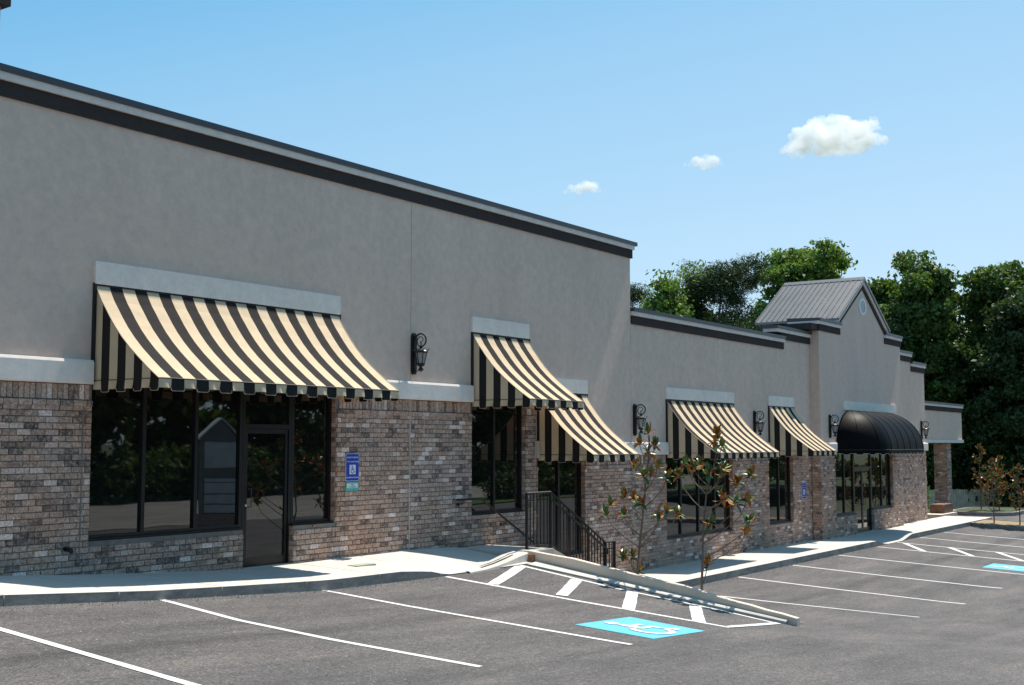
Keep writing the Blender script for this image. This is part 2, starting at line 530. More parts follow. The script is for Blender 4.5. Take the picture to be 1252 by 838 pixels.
def thing(name, label, cat, loc=(0, 0, 0), group=None):
    o = bpy.data.objects.new(name, None)
    o.empty_display_size = 0.3
    o.location = loc
    col.objects.link(o)
    o['label'] = label; o['category'] = cat
    if group: o['group'] = group
    return o

def tag(o, label, cat, group=None):
    o['label'] = label; o['category'] = cat
    if group: o['group'] = group
    return o

def copy_tree(o, parent=None):
    c = o.copy(); col.objects.link(c); c.parent = parent
    for ch in list(o.children): copy_tree(ch, c)
    return c

def lerp(t, x):
    if x <= t[0][0]: return t[0][1]
    for (a, b), (c, d) in zip(t, t[1:]):
        if x <= c: return b + (d - b) * (x - a) / (c - a)
    return t[-1][1]

# ------------------------------------------------------------------ terrain
NU = [(5, -1.6), (7.85, -1.74), (9.9, -1.89), (13, -2.07), (15.6, -2.11), (18.4, -2.12)]
NL = [(18.4, -3.08), (24, -3.12), (60, -3.12)]
SS = [(4, -1.95), (7, -2.05), (10, -2.22), (13, -2.38), (16, -2.56), (18.4, -2.83), (20, -3.0), (24, -3.28), (27, -3.36), (60, -3.36)]
def zg(X, Y):
    s = lerp(SS, X); n = lerp(NU if X < 18.4 else NL, X)
    if Y >= 12.05: z = n
    elif Y >= 7.2: z = s + (n - s) * (Y - 7.2) / 4.85
    else:
        z = s - .02 * (7.2 - max(Y, 2))
        if Y < 2:
            t = min(1, (2 - Y) / 9); t = t * t * (3 - 2 * t); z = z * (1 - t) - 3.1 * t
    if X > 61:
        t = min(1, (X - 61) / 11); z = z * (1 - t) - 4.8 * t
    return z

def grid_sheet(name, xs, ys, zf, mat, parent=None, kind='structure'):
    m = MB()
    for y in ys:
        for x in xs: m.v.append((x, y, zf(x, y)))
    nx = len(xs)
    for j in range(len(ys) - 1):
        for i in range(nx - 1):
            a = j * nx + i
            m.f.append((a, a + 1, a + nx + 1, a + nx)); m.mi.append(0)
    return m.build(name, mat, parent, fix=False, kind=kind)

def frange(a, b, st):
    n = max(1, round((b - a) / st))
    return [a + (b - a) * i / n for i in range(n + 1)]

gx = [-3000, -600, -150, -40] + frange(-20, 18.3, 0.8) + [18.399, 18.4] + frange(18.9, 90, 1.2) + [120, 300, 900, 3500]
gy = [-3000, -600, -150, -60, -26] + frange(-24, 7.2, 1.4) + frange(7.6, 12.05, 0.5) + [14, 20, 40, 90, 200, 600, 3500]
grid_sheet('ground', gx, gy, lambda x, y: zg(x, y) - 0.06, M['ground'])
lx = frange(-20, 18.3, 0.6) + [18.399, 18.4] + frange(18.9, 62, 0.9)
ly = frange(-9, 7.2, 0.9) + frange(7.6, 12.05, 0.35) + [13.9]
lot = grid_sheet('parking_lot', lx, ly, zg, M['asphalt'])
grid_sheet('side_driveway', [49.0, 52, 56, 61.0], [13.905, 14.6, 15.4], lambda x, y: zg(x, 12) - .005, M['asphalt'])
grid_sheet('street', [-60] + frange(-20, 70, 3) + [140], [-24.5, -20, -16, -12, -9.05], lambda x, y: -3.085 + 0.02 * math.sin(x * .1), M['road'])

# painted markings: sheets 5 mm above the asphalt
def strip(name, pts, w, mat=None, parent=lot, lift=0.005):
    m = MB(); mat = mat or M['paint']
    P = []
    for (a, b), (c, d) in zip(pts, pts[1:]):
        n = max(2, int(math.hypot(c - a, d - b) / 0.22))
        for i in range(n): P.append((a + (c - a) * i / n, b + (d - b) * i / n))
    P.append(pts[-1])
    for i, (x, y) in enumerate(P):
        q0 = P[max(0, i - 1)]; q1 = P[min(len(P) - 1, i + 1)]
        dx, dy = q1[0] - q0[0], q1[1] - q0[1]; L = math.hypot(dx, dy)
        ww = w * (1 + random.uniform(-.05, .05)) / 2
        ox, oy = -dy / L * ww, dx / L * ww
        for sgn in (1, -1):
            X, Y = x + ox * sgn, y + oy * sgn
            m.v.append((X, Y, zg(X, Y) + lift))
    for i in range(len(P) - 1):
        m.f.append((2 * i, 2 * i + 1, 2 * i + 3, 2 * i + 2)); m.mi.append(0)
    o = m.build(name, mat, parent, fix=True)
    for p in o.data.polygons:
        pass
    return o

W = 0.105
strip('parking_line', [(7.10, 11.9), (7.09, 10.87), (7.0, 8.0), (7.05, 6.6)], W)
strip('parking_line', [(10.04, 12.1), (9.80, 10.47), (9.83, 9.11), (10.04, 7.26)], W)
strip('parking_line', [(12.9, 12.1), (12.84, 10.46), (12.95, 7.15)], W)
strip('aisle_line', [(15.66, 12.0), (15.72, 9.6), (15.95, 7.24)], W)
strip('aisle_line', [(17.86, 12.05), (17.78, 9.96), (18.02, 8.4), (18.06, 7.40)], W)
strip('aisle_line', [(15.95, 7.27), (18.12, 7.42)], W, lift=0.009)
for a, b in (((17.80, 12.0), (15.75, 11.15)), ((17.72, 10.82), (15.9, 9.98)), ((17.80, 9.8), (15.8, 8.77)), ((17.95, 8.75), (15.92, 7.7))):
    strip('aisle_hatch_bar', [a, b], 0.19, lift=0.009)
for x, ye in ((23.62, 6.84), (26.95, 6.84), (30.35, 6.86), (33.8, 6.95), (37.2, 6.9), (39.2, 6.9), (41.7, 6.9), (44.6, 6.9), (24.0 - 2.9, 6.84)):
    if x < 22: continue
    strip('parking_line', [(x, 12.0), (x - .08, 9.5), (x - .05, ye)], W)
for k in range(4):
    yy = 11.75 - k * 1.38
    strip('aisle_hatch_bar', [(39.12, yy), (37.2, yy - 1.15)], 0.16, lift=0.009)

def wheelchair_polys():
    """flat outline pieces of the access symbol in a unit square, head up, facing right"""
    out = []
    out.append([(.40 + .10 * math.cos(a), .89 + .10 * math.sin(a)) for a in [i * math.pi / 5 for i in range(10)]])
    out.append([(.34, .77), (.47, .77), (.49, .46), (.36, .46)])
    out.append([(.46, .68), (.71, .68), (.71, .60), (.46, .60)])
    out.append([(.39, .50), (.71, .50), (.71, .42), (.39, .42)])
    out.append([(.71, .50), (.64, .44), (.78, .14), (.86, .17)])
    out.append([(.77, .20), (.77, .12), (.93, .17), (.91, .24)])
    n = 14
    for i in range(n):
        a0 = R(118 + (262 - 30) * i / n); a1 = R(118 + (262 - 30) * (i + 1) / n)
        c = (.43, .30)
        out.append([(c[0] + r * math.cos(a), c[1] + r * math.sin(a)) for r, a in ((.30, a0), (.30, a1), (.21, a1), (.21, a0))])
    return out

def ground_patch(name, x0, x1, y0, y1, mat, parent, lift, n=6, off=(0, 0)):
    m = MB()
    for j in range(n + 1):
        for i in range(n + 1):
            x = x0 + (x1 - x0) * i / n + off[0] * (j / n); y = y0 + (y1 - y0) * j / n
            m.v.append((x, y, zg(x, y) + lift))
    for j in range(n):
        for i in range(n):
            a = j * (n + 1) + i; m.f.append((a, a + 1, a + n + 2, a + n + 1)); m.mi.append(0)
    return m.build(name, mat, parent, fix=False)

def accessible_marking(x0, x1, y0, y1):
    sq = ground_patch('accessible_bay_marking', x0, x1, y0, y1, M['cyan'], lot, 0.005)
    m = MB()
    for poly in wheelchair_polys():
        vs = []
        for u, v in poly:
            x = x0 + (x1 - x0) * (.12 + .76 * u); y = y0 + (y1 - y0) * (.06 + .86 * v)
            vs.append((x, y, zg(x, y) + 0.012))
        m.add(vs, [tuple(range(len(vs)))])
    s = m.build('wheelchair_symbol', M['paint'], sq, fix=False)
    bm = bmesh.new(); bm.from_mesh(s.data)
    for f in bm.faces:
        if f.normal.z < 0: f.normal_flip()
    bm.to_mesh(s.data); bm.free()
accessible_marking(13.7, 15.18, 7.25, 8.40)
accessible_marking(34.45, 35.75, 7.15, 8.30)

# ------------------------------------------------------------------ sidewalks
SW = [(3, -1.45), (8.98, -1.62), (10.25, -1.715), (13, -1.88), (17, -1.865), (18.6, -1.92), (19.4, -1.93)]
KT = [(3, -1.52), (7.85, -1.62), (9.93, -1.775), (11.4, -1.85), (12.96, -1.925), (14.6, -1.945), (15.3, -2.0), (15.75, -2.09), (18.4, -2.10)]
def upper_walk():
    root = thing('sidewalk', 'upper pale concrete sidewalk along the tall shop front, shaded by the big awning', 'sidewalk', (4, 12.9, -1.7))
    del root['category']; root['kind'] = 'structure'
    joints = [3.0, 4.9, 6.4, 7.9, 9.4, 11.0, 12.55, 14.1, 15.6, 17.05, 18.30]
    for a, b in zip(joints, joints[1:]):
        m = MB(); g = 0.009
        xs = frange(a + g, b - g, 0.26); ys = [12.05, 12.45, 12.9, 13.4, 13.86]
        def z(x, y):
            t = (y - 12.05) / 1.75
            return lerp(KT, x) * (1 - t) + lerp(SW, x) * t
        nx, ny = len(xs), len(ys)
        for y in ys:
            for x in xs: m.v.append((x, y, z(x, y)))
        for y in ys:
            for x in xs: m.v.append((x, y, z(x, y) - 0.32))
        top = nx * ny
        for j in range(ny - 1):
            for i in range(nx - 1):
                q = j * nx + i; m.f.append((q, q + 1, q + nx + 1, q + nx)); m.mi.append(0)
        for i in range(nx - 1):
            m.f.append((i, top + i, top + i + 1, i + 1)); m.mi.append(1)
            q = (ny - 1) * nx + i
            m.f.append((q, q + 1, top + q + 1, top + q)); m.mi.append(0)
        for j in range(ny - 1):
            q = j * nx; m.f.append((q, q + nx, top + q + nx, top + q)); m.mi.append(0)
            q = j * nx + nx - 1; m.f.append((q, top + q, top + q + nx, q + nx)); m.mi.append(0)
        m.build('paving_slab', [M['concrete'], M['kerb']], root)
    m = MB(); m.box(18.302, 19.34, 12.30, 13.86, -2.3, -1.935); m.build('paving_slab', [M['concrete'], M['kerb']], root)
    # low rounded lip that sweeps from the walk to the head of the retaining wall
    m = MB()
    lip = [(16.3, 11.98, 12.20), (16.8, 12.00, 12.30), (17.2, 12.04, 12.42), (17.6, 12.10, 12.52), (17.95, 12.14, 12.58), (18.3, 12.17, 12.60)]
    hz = [-2.083, -2.07, -2.045, -2.01, -1.965, -1.925]
    for (x, ya, yb), h in zip(lip, hz):
        m.v += [(x, ya, zg(x, 12.05) - .05), (x, ya + .01, h - .02), (x, ya + .04, h), (x, yb - .06, h + .004), (x, yb, h - .03), (x, yb + .02, h - .12)]
    for i in range(len(lip) - 1):
        for k in range(5): m.f.append((i * 6 + k, i * 6 + k + 1, i * 6 + k + 7, i * 6 + k + 6)); m.mi.append(0)
    e = (len(lip) - 1) * 6; m.f.append(tuple(e + k for k in range(6))); m.mi.append(0)
    m.build('kerb_lip', M['concrete'], root)
    m = MB()
    for dx in (0, .12):
        m.tube([(16.75 + dx, 12.10 + dx, -2.068), (17.2 + dx, 12.16 + dx, -2.035), (17.6 + dx, 12.24 + dx, -1.998), (17.98 + dx * .4, 12.30 + dx, -1.957)], .012, 5)
    m.build('dark_mark', M['frame'], root)  # two dark curved lines along the lip
upper_walk()

def lower_walk():
    root = thing('sidewalk', 'lower pale concrete sidewalk running past the far awnings to the pillar', 'sidewalk', (36, 12.9, -3))
    del root['category']; root['kind'] = 'structure'
    zt = lambda x, y: -2.955 + 0.02 * (13.8 - y) * 0 + (-0.155 * max(0, min(1, (x - 37.3) / .9)) * max(0, min(1, (40.9 - x) / .9)) * max(0, min(1, (13.2 - y) / 1.1)))
    joints = frange(21.9, 51.9, 1.52)
    for a, b in zip(joints, joints[1:]):
        m = MB(); g = 0.010
        xs = frange(a + g, b - g, 0.38); ys = [12.05, 12.5, 13.0, 13.46, 13.86]
        nx, ny = len(xs), len(ys)
        for dz in (0, -.3):
            for y in ys:
                for x in xs: m.v.append((x, y, zt(x, y) + dz))
        top = nx * ny
        for j in range(ny - 1):
            for i in range(nx - 1):
                q = j * nx + i; m.f.append((q, q + 1, q + nx + 1, q + nx)); m.mi.append(0)
        for i in range(nx - 1):
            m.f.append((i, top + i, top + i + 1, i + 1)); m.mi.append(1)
        for j in range(ny - 1):
            q = j * nx; m.f.append((q, q + nx, top + q + nx, top + q)); m.mi.append(0)
            q = j * nx + nx - 1; m.f.append((q, top + q, top + q + nx, q + nx)); m.mi.append(1)
        q = (ny - 1) * nx
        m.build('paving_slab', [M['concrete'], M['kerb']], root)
lower_walk()

def retaining_wall():
    prof = [(12.42, -1.90), (12.2, -1.90), (11.3, -1.995), (10.15, -2.185), (9.15, -2.33), (8.25, -2.51), (7.2, -2.70)]
    root = thing('retaining_wall', 'low tapering concrete wall sloping down between the upper and lower parking bays', 'low wall', (18.4, 9.8, -3))
    m = MB()
    def sec(y, z, zb=-3.35):
        w = .058
        return [(18.40 - w - .006, y, zb), (18.40 - w, y, z - .008), (18.40 - w + .008, y, z), (18.40 + w - .008, y, z), (18.40 + w, y, z - .008), (18.40 + w + .006, y, zb)]
    ys = []
    for (a, b), (c, d) in zip(prof, prof[1:]):
        n = max(1, int(abs(c - a) / .25))
        for i in range(n): ys.append((a + (c - a) * i / n, b + (d - b) * i / n + random.uniform(-.006, .006)))
    ys.append(prof[-1])
    half = [q for q in ys if q[0] >= 8.95], [q for q in ys if q[0] <= 9.15]
    for seg in half:
        m = MB()
        for y, z in seg: m.v.extend(sec(y, z))
        for i in range(len(seg) - 1):
            for k in range(5): m.f.append((i * 6 + k, i * 6 + k + 1, i * 6 + k + 7, i * 6 + k + 6)); m.mi.append(0)
        m.f.append((0, 1, 2, 3, 4, 5)); m.mi.append(0)
        e = (len(seg) - 1) * 6; m.f.append(tuple(e + k for k in range(5, -1, -1))); m.mi.append(0)
        m.build('wall_segment', M['wall_concrete'], root)
    m = MB()
    for y in frange(12.0, 7.35, .3):
        z = zg(18.15, y)
        w = .31 if y > 9.4 else .29 * (y - 7.2) / 2.2 + .02
        m.v.extend([(18.31 - w, y, z - .05), (18.31 - w, y, z + .028), (18.313, y, z + .05)])
    n = len(m.v) // 3
    for i in range(n - 1):
        for k in range(2): m.f.append((i * 3 + k, i * 3 + k + 1, i * 3 + k + 4, i * 3 + k + 3)); m.mi.append(0)
    m.build('gutter_strip', M['concrete'], root)
    m = MB(); m.box(18.28, 18.325, 12.06, 12.30, -2.12, -1.96); m.build('brick_stub', M['orange_brick'], root)
retaining_wall()
bed = ground_patch('planting_bed', 18.47, 19.75, 7.6, 12.0, M['mulch'], None, 0.03, 8)
bed['kind'] = 'structure'

# ------------------------------------------------------------------ buildings
UP = [(10.25, 13.0, -1.29, .97), (13.0, 14.06, -1.92, .97), (14.06, 15.01, -1.29, .97), (18.8, 20.65, -1.36, .97)]
MIDOP = [(21.1, 22.98, -2.37, -.12)]
LOW = [(26.84, 30.72, -2.32, -.12), (33.22, 35.07, -2.31, -.12)]
TOW = [(37.87, 39.87, -2.29, -.12), (39.87, 41.6, -2.955, -.12), (41.6, 43.75, -2.23, -.12)]

def wall_cells(m, x0, x1, z0, z1, ops, y0, y1, mi=0):
    xs = sorted({x0, x1} | {o[0] for o in ops if x0 < o[0] < x1} | {o[1] for o in ops if x0 < o[1] < x1})
    for a, b in zip(xs, xs[1:]):
        cur = z0
        mid = (a + b) / 2
        for o in sorted((o for o in ops if o[0] < mid < o[1]), key=lambda o: o[2]):
            if o[2] > cur: m.box(a, b, y0, y1, cur, min(o[2], z1), mi)
            cur = max(cur, o[3])
        if cur < z1: m.box(a, b, y0, y1, cur, z1, mi)

BW, BH, J = .1935, .0715, .0098
def brick_list(x0, x1, z0, z1, ops, zorg, xorg=0.0):
    out = []
    row = 0
    k0 = int(math.floor((z0 - zorg) / (BH + J)))
    z = zorg + k0 * (BH + J)
    k = k0
    while z < z1 - .02:
        off = xorg + ((k % 2) * .5) * (BW + J)
        n0 = int(math.floor((x0 - off) / (BW + J)))
        x = off + n0 * (BW + J)
        while x < x1:
            a, b = max(x, x0), min(x + BW, x1)
            za, zb = max(z, z0), min(z + BH, z1)
            segs = [(a, b)]
            for o in ops:
                if za < o[3] and zb > o[2] + .012:
                    ns = []
                    for p, q in segs:
                        if q <= o[0] or p >= o[1]: ns.append((p, q)); continue
                        if p < o[0]: ns.append((p, o[0] - .0))
                        if q > o[1]: ns.append((o[1] + .0, q))
                    segs = ns
            for p, q in segs:
                if q - p > .03 and zb - za > .02: out.append((p, q, za, zb))
            x += BW + J
        z += BH + J; k += 1
    return out

cand = []          # every brick of the near wall, for picking the 300 that show largest
def lay_bricks(wall_obj, bl, yf, depth=.018, singles=None):
    m = MB(); mo = MB()
    for b in bl:
        y = yf + random.uniform(-.0025, .0025)
        (m).brick(b[0], b[1], y, depth, b[2], b[3])
    return m

def jamb_bricks(m, xface, z0, z1, y0, y1, sgn, zorg):
    """brick ends seen on a reveal; sgn -1 faces -X"""
    k = int(math.floor((z0 - zorg) / (BH + J)))
    z = zorg + k * (BH + J)
    while z < z1:
        za, zb = max(z, z0), min(z + BH, z1)
        if zb - za > .02:
            c = .004
            cuts = [(y0, y1)]
            for a, b in cuts:
                x1_, x2_ = (xface - .007, xface + .01) if sgn < 0 else (xface - .02, xface)
                yield (x1_, x2_, a, b, za, zb)
        z += BH + J

# tall building on the left
tall = thing('shop_building', 'tall left section of the grey stucco and brick shop row with a dark cornice', 'building', (16.0, 14.0, -1.9))
B0, B1 = 13.818, 13.96      # brick backing plane and its inner side
ZB = .79
m = MB()
wall_cells(m, 2.0, 21.05, -2.6, ZB, UP, B0, B1)
wall_cells(m, 21.05, 25.07, -3.4, -.26, MIDOP, B0, B1)
near_wall = m.build('brick_wall', M['mortar'], tall)
m = MB()
wall_cells(m, 2.0, 21.05, ZB, 4.38, UP + [(21.05, 25.1, -3.4, ZB)], 13.80, B1)
wall_cells(m, 21.05, 25.07, -.26, 4.38, MIDOP, 13.80, B1)
m.box(2.0, 25.065, B1, 14.3, .96, 4.6)
m.box(24.8, 25.07, 13.965, 30, -3.4, 4.5); m.box(2.0, 25.0, 29.7, 30, -3.4, 4.5); m.box(2.0, 2.3, 14.3, 29.7, -3.4, 4.5)
m.build('stucco_wall', M['stucco'], tall)
m = MB(); m.box(2.0, 24.8, 14.3, 29.7, 4.1, 4.25); m.build('roof', M['siding'], tall)
# vertical expansion joints
m = MB(); m.box(16.925, 16.945, 13.793, 13.83, -1.9, ZB + .0); m.build('expansion_joint', M['caulk'], near_wall)
m = MB(); m.box(10.10, 10.125, 13.795, 13.83, -1.55, .5); m.build('expansion_joint', M['mortar'], near_wall)
m = MB(); m.box(16.932, 16.938, 13.798, 13.83, ZB + .34, 4.36); m.build('expansion_joint', M['mortar'], tall)

ZORG = -3.30
upper = brick_list(2.0, 21.03, -2.3, .505, [(a - .001, b + .001, c, d) for a, b, c, d in UP], ZORG)
upper = [b for b in upper if not (b[0] < 16.95 and b[1] > 16.92)] + [(b[0], 16.92, b[2], b[3]) for b in upper if b[0] < 16.90 < 16.95 < b[1]] + [(16.95, b[1], b[2], b[3]) for b in upper if b[0] < 16.92 and b[1] > 16.97]
# projecting course and soldier course under the band
def top_courses(x0, x1, zt, ops, m, stagger=0.0):
    for b in brick_list(x0, x1, zt - .285, zt - .205, ops, zt - .285, stagger):
        m.brick(b[0], b[1], 13.785, .034, b[2], b[3])
    x = x0
    while x < x1 - .03:
        a, b = x, min(x + BH, x1)
        if not any(a < o[1] and b > o[0] and o[3] > zt - .1 for o in ops):
            m.brick(a, b, 13.80 + random.uniform(-.002, .002), .018, zt - .20, zt - .006)
        x += BH + J
shown = sorted([b for b in upper if 8.7 < b[0] and b[1] < 15.2 and b[3] > lerp(SW, b[0]) + .02], key=lambda b: -((b[1] - b[0]) * (b[3] - b[2]) / (.0139) > .9) * 100 + b[0] * 1.0)
pick = shown[:296]
pickset = set(pick)
m = MB()
for b in upper:
    if b in pickset: continue
    if b[3] < lerp(SW, b[0]) - .15: continue
    m.brick(b[0], b[1], 13.80 + random.uniform(-.0025, .0025), .018, b[2], b[3])
top_courses(2.0, 21.03, .785, [(a, b, c, d) for a, b, c, d in UP], m)
for xf, z0, z1 in ((15.01, -1.29, .78), (13.0, -1.92, -1.29), (20.65, -1.36, .78), (14.06, -1.92, -1.29)):
    if xf in (15.01, 20.65, 14.06):
        for a in jamb_bricks(m, xf, z0, z1, 13.822, 13.925, -1, ZORG):
            m.box(*a)
m.build('brickwork', M['brick'], near_wall, fix=False, kind='stuff')
# orange and odd bricks beside the right hand reveal of the big window
m = MB()
for (x0, x1, z0, z1) in [(15.012, 15.07, -.93, -.87), (15.012, 15.06, -1.02, -.95), (15.012, 15.09, -.45, -.385), (15.015, 15.06, .36, .42), (14.50, 14.56, -1.33, -1.292)]:
    m.brick(x0, x1, 13.7965, .02, z0, z1)
for k in range(20):
    z = -1.25 + k * .098 + random.uniform(-.02, .02)
    if random.random() < .25: m.box(15.006, 15.02, 13.83, 13.90, z, z + .06)
def split_islands(mb):
    par = list(range(len(mb.v)))
    def fd(a):
        while par[a] != a: par[a] = par[par[a]]; a = par[a]
        return a
    for f in mb.f:
        for q in f[1:]: par[fd(q)] = fd(f[0])
    gr_ = {}
    for f in mb.f: gr_.setdefault(fd(f[0]), []).append(f)
    for fl in gr_.values():
        ids = sorted({q for f in fl for q in f}); mp = {q: k for k, q in enumerate(ids)}
        o = MB(); o.add([mb.v[q] for q in ids], [[mp[q] for q in f] for f in fl]); yield o
for piece in split_islands(m): piece.build('brick', M['orange_brick'], near_wall, fix=True)
shared = {}
base_w = world_of(near_wall)
for b in pick:
    w = round(b[1] - b[0], 3); h = round(b[3] - b[2], 3)
    key = (w, h)
    if key not in shared:
        q = MB(); q.brick(0, w, 0, .018, 0, h, 0.006)
        shared[key] = q.mesh('brick', M['brick'], fix=False)
    o = bpy.data.objects.new('brick', shared[key])
    o.parent = near_wall
    o.location = Vector((b[0], 13.80 + random.uniform(-.004, .003), b[2])) - base_w
    o.rotation_euler = (0, random.uniform(-.006, .006), random.uniform(-.008, .008))
    col.objects.link(o)

lowb = brick_list(21.05, 25.07, -3.2, -.555, MIDOP, ZORG)
m = MB()
for b in lowb: m.brick(b[0], b[1], 13.80 + random.uniform(-.0025, .0025), .018, b[2], b[3])
top_courses(21.05, 25.06, -.265, MIDOP, m)
for b in brick_list(21.05, 21.09, -.555, .785, [], ZORG): pass
for a in jamb_bricks(m, 22.98, -2.37, -.28, 13.822, 13.925, -1, ZORG): m.box(*a)
m.build('brickwork', M['brick'], near_wall, fix=False, kind='stuff')

def band(x0, x1, zb, zt, parent, y=13.80, name='water_table', mat='band'):
    m = MB(); d = .075
    prof = [(y + .02, zb), (y - d, zb), (y - d - .01, zb + .02), (y - d - .01, zt - .05), (y - d + .005, zt - .012), (y + .02, zt)]
    n = len(prof)
    m.v = [(x0, a, b) for a, b in prof] + [(x1, a, b) for a, b in prof]
    m.f = [tuple(range(n)), tuple(range(2 * n - 1, n - 1, -1))] + [(i, n + i, n + (i + 1) % n, (i + 1) % n) for i in range(n)]
    m.mi = [0] * len(m.f)
    return m.build(name, M[mat], parent)
band(2.0, 10.20, .792, 1.12, tall)
band(15.06, 18.74, .792, 1.12, tall)
band(23.03, 25.06, -.258, .05, tall)
def lintel(x0, x1, zb, zt, parent, y=13.80):
    m = MB(); m.bevbox(x0, x1, y - .05, y + .01, zb, zt, .012)
    return m.build('lintel', M['band'], parent)
lintel(10.21, 15.03, 2.14, 2.45, tall)
lintel(18.74, 20.71, 2.14, 2.44, tall)
lintel(21.05, 23.02, 1.09, 1.39, tall)

def cornice(x0, x1, zt, parent, y=13.80, wrap_l=0.0, wrap_r=0.0, depth=.4, coping_h=.10):
    """dark frieze, pale band and metal coping, each a step prouder than the one below"""
    m = MB(); m.box(x0 - wrap_l * .35, x1 + wrap_r * .35, y - .035, y + depth - .04, zt - .40, zt - .201); m.build('frieze', M['cornice'], parent)
    m = MB(); m.box(x0 - wrap_l, x1 + wrap_r * .5, y - .075, y + depth - .02, zt - .20, zt - coping_h * .85); m.build('cornice_band', M['cap_band'], parent)
    m = MB()
    a, b = x0 - wrap_l * 1.05, x1 + wrap_r * 1.0
    z0, z1 = zt - coping_h, zt
    m.add([(a, y - .10, z0), (b, y - .10, z0), (b, y - .10, z1 - .012), (a, y - .10, z1 - .012), (a, y + depth, z1 + .015), (b, y + depth, z1 + .015), (a, y + depth, z0), (b, y + depth, z0)],
          [(0, 1, 2, 3), (3, 2, 5, 4), (4, 5, 7, 6), (6, 7, 1, 0), (0, 3, 4, 6), (1, 7, 5, 2)])
    m.build('coping', M['coping'], parent)
cornice(2.0, 25.07, 4.765, tall, wrap_r=.20)
# side tower whose corner shows at the left edge of the frame
m = MB(); m.box(3.2, 8.78, 13.9, 17.5, 4.3, 5.75); m.build('rear_tower', M['stucco'], tall)
m = MB(); m.box(3.1, 8.86, 13.80, 17.6, 5.55, 5.85); m.build('tower_cap', M['cornice'], tall)
m = MB()
for z in (1.0,):
    pass
# electric box on the brick pier
m = MB(); m.bevbox(20.97, 21.07, 13.735, 13.80, -.29, .06, .008); m.build('meter_box', M['box'], tall)

def storefront(parent, x0, x1, z0, z1, y, divs, name='storefront_window', fw_=.06, transom=None):
    """frame as one mesh, each pane its child"""
    m = MB()
    m.box(x0, x0 + fw_, y, y + .09, z0, z1)
    m.box(x1 - fw_, x1, y, y + .09, z0, z1)
    m.box(x0 + fw_, x1 - fw_, y + .002, y + .088, z0, z0 + fw_ + .01)
    m.box(x0 + fw_, x1 - fw_, y + .002, y + .088, z1 - fw_, z1)
    cuts = [x0 + fw_] + sum([[d - fw_ * .5, d + fw_ * .5] for d in divs], []) + [x1 - fw_]
    for d in divs: m.box(d - fw_ * .5, d + fw_ * .5, y + .001, y + .089, z0 + fw_ + .01, z1 - fw_)
    if transom:
        for i in range(0, len(cuts), 2): m.box(cuts[i], cuts[i + 1], y + .003, y + .087, transom - .025, transom + .025)
    m.box(x0 - .01, x1 + .01, y - .05, y + .012, z0 - .004, z0 + .022)
    f = m.build(name, M['frame'], parent)
    for i in range(0, len(cuts), 2):
        zz = [(z0 + fw_ + .01, z1 - fw_)] if not transom else [(z0 + fw_ + .01, transom - .025), (transom + .025, z1 - fw_)]
        for a, b in zz:
            q = MB(); q.box(cuts[i], cuts[i + 1], y + .04, y + .052, a, b)
            q.build('pane', M['glass'], f)
    return f
def door(parent, x0, x1, z0, z1, y, ztop, name='door', leaves=1):
    m = MB(); s = .055
    m.box(x0, x0 + .05, y, y + .09, z0, z1); m.box(x1 - .05, x1, y, y + .09, z0, z1)
    m.box(x0 + .05, x1 - .05, y + .002, y + .088, ztop, ztop + .07); m.box(x0 + .05, x1 - .05, y + .002, y + .088, z1 - .06, z1)
    a0, a1 = x0 + .055, x1 - .055
    w = (a1 - a0) / leaves
    gl = []
    for i in range(leaves):
        a, b = a0 + i * w + .004, a0 + (i + 1) * w - .004
        m.box(a, a + s, y + .015, y + .065, z0 + .015, ztop - .005); m.box(b - s, b, y + .015, y + .065, z0 + .015, ztop - .005)
        m.box(a + s, b - s, y + .017, y + .063, z0 + .015, z0 + .015 + .13); m.box(a + s, b - s, y + .017, y + .063, ztop - .075, ztop - .005)
        gl.append((a + s, b - s, z0 + .145, ztop - .075))
    gl.append((x0 + .05, x1 - .05, ztop + .07, z1 - .06))
    f = m.build(name, M['frame'], parent)
    for a, b, c, d in gl:
        q = MB(); q.box(a, b, y + .035, y + .045, c, d); q.build('pane', M['glass'], f)
    for i in range(leaves):
        hx = a0 + i * w + (.09 if i == 0 else w - .09)
        if leaves == 2: hx = a0 + w + (-.09 if i == 0 else .09)
        q = MB(); zc = z0 + 1.06
        q.tube([(hx, y + .02, zc + .14), (hx, y - .05, zc + .14), (hx, y - .05, zc - .14), (hx, y + .02, zc - .14)], .011, 6)
        q.build('handle', M['steel'], f)
    q = MB(); q.bevbox(x0 + .075, x0 + .1, y + .0, y + .02, z0 + .93, z0 + .96, .003); q.build('lock', M['white'], f)
    q = MB(); q.box(x0, x1, y - .07, y + .1, z0 - .02, z0 + .012); q.build('threshold', M['box'], f)
    return f
YW = 13.90
storefront(tall, 10.25, 13.04, -1.285, .93, YW, [11.2, 12.14])
door(tall, 13.045, 14.075, -1.88, .93, YW, .235)
storefront(tall, 14.08, 15.01, -1.285, .93, YW, [])
storefront(tall, 18.8, 20.65, -1.355, .93, YW, [19.68])
storefront(tall, 21.1, 22.98, -2.365, -.13, YW, [22.06])

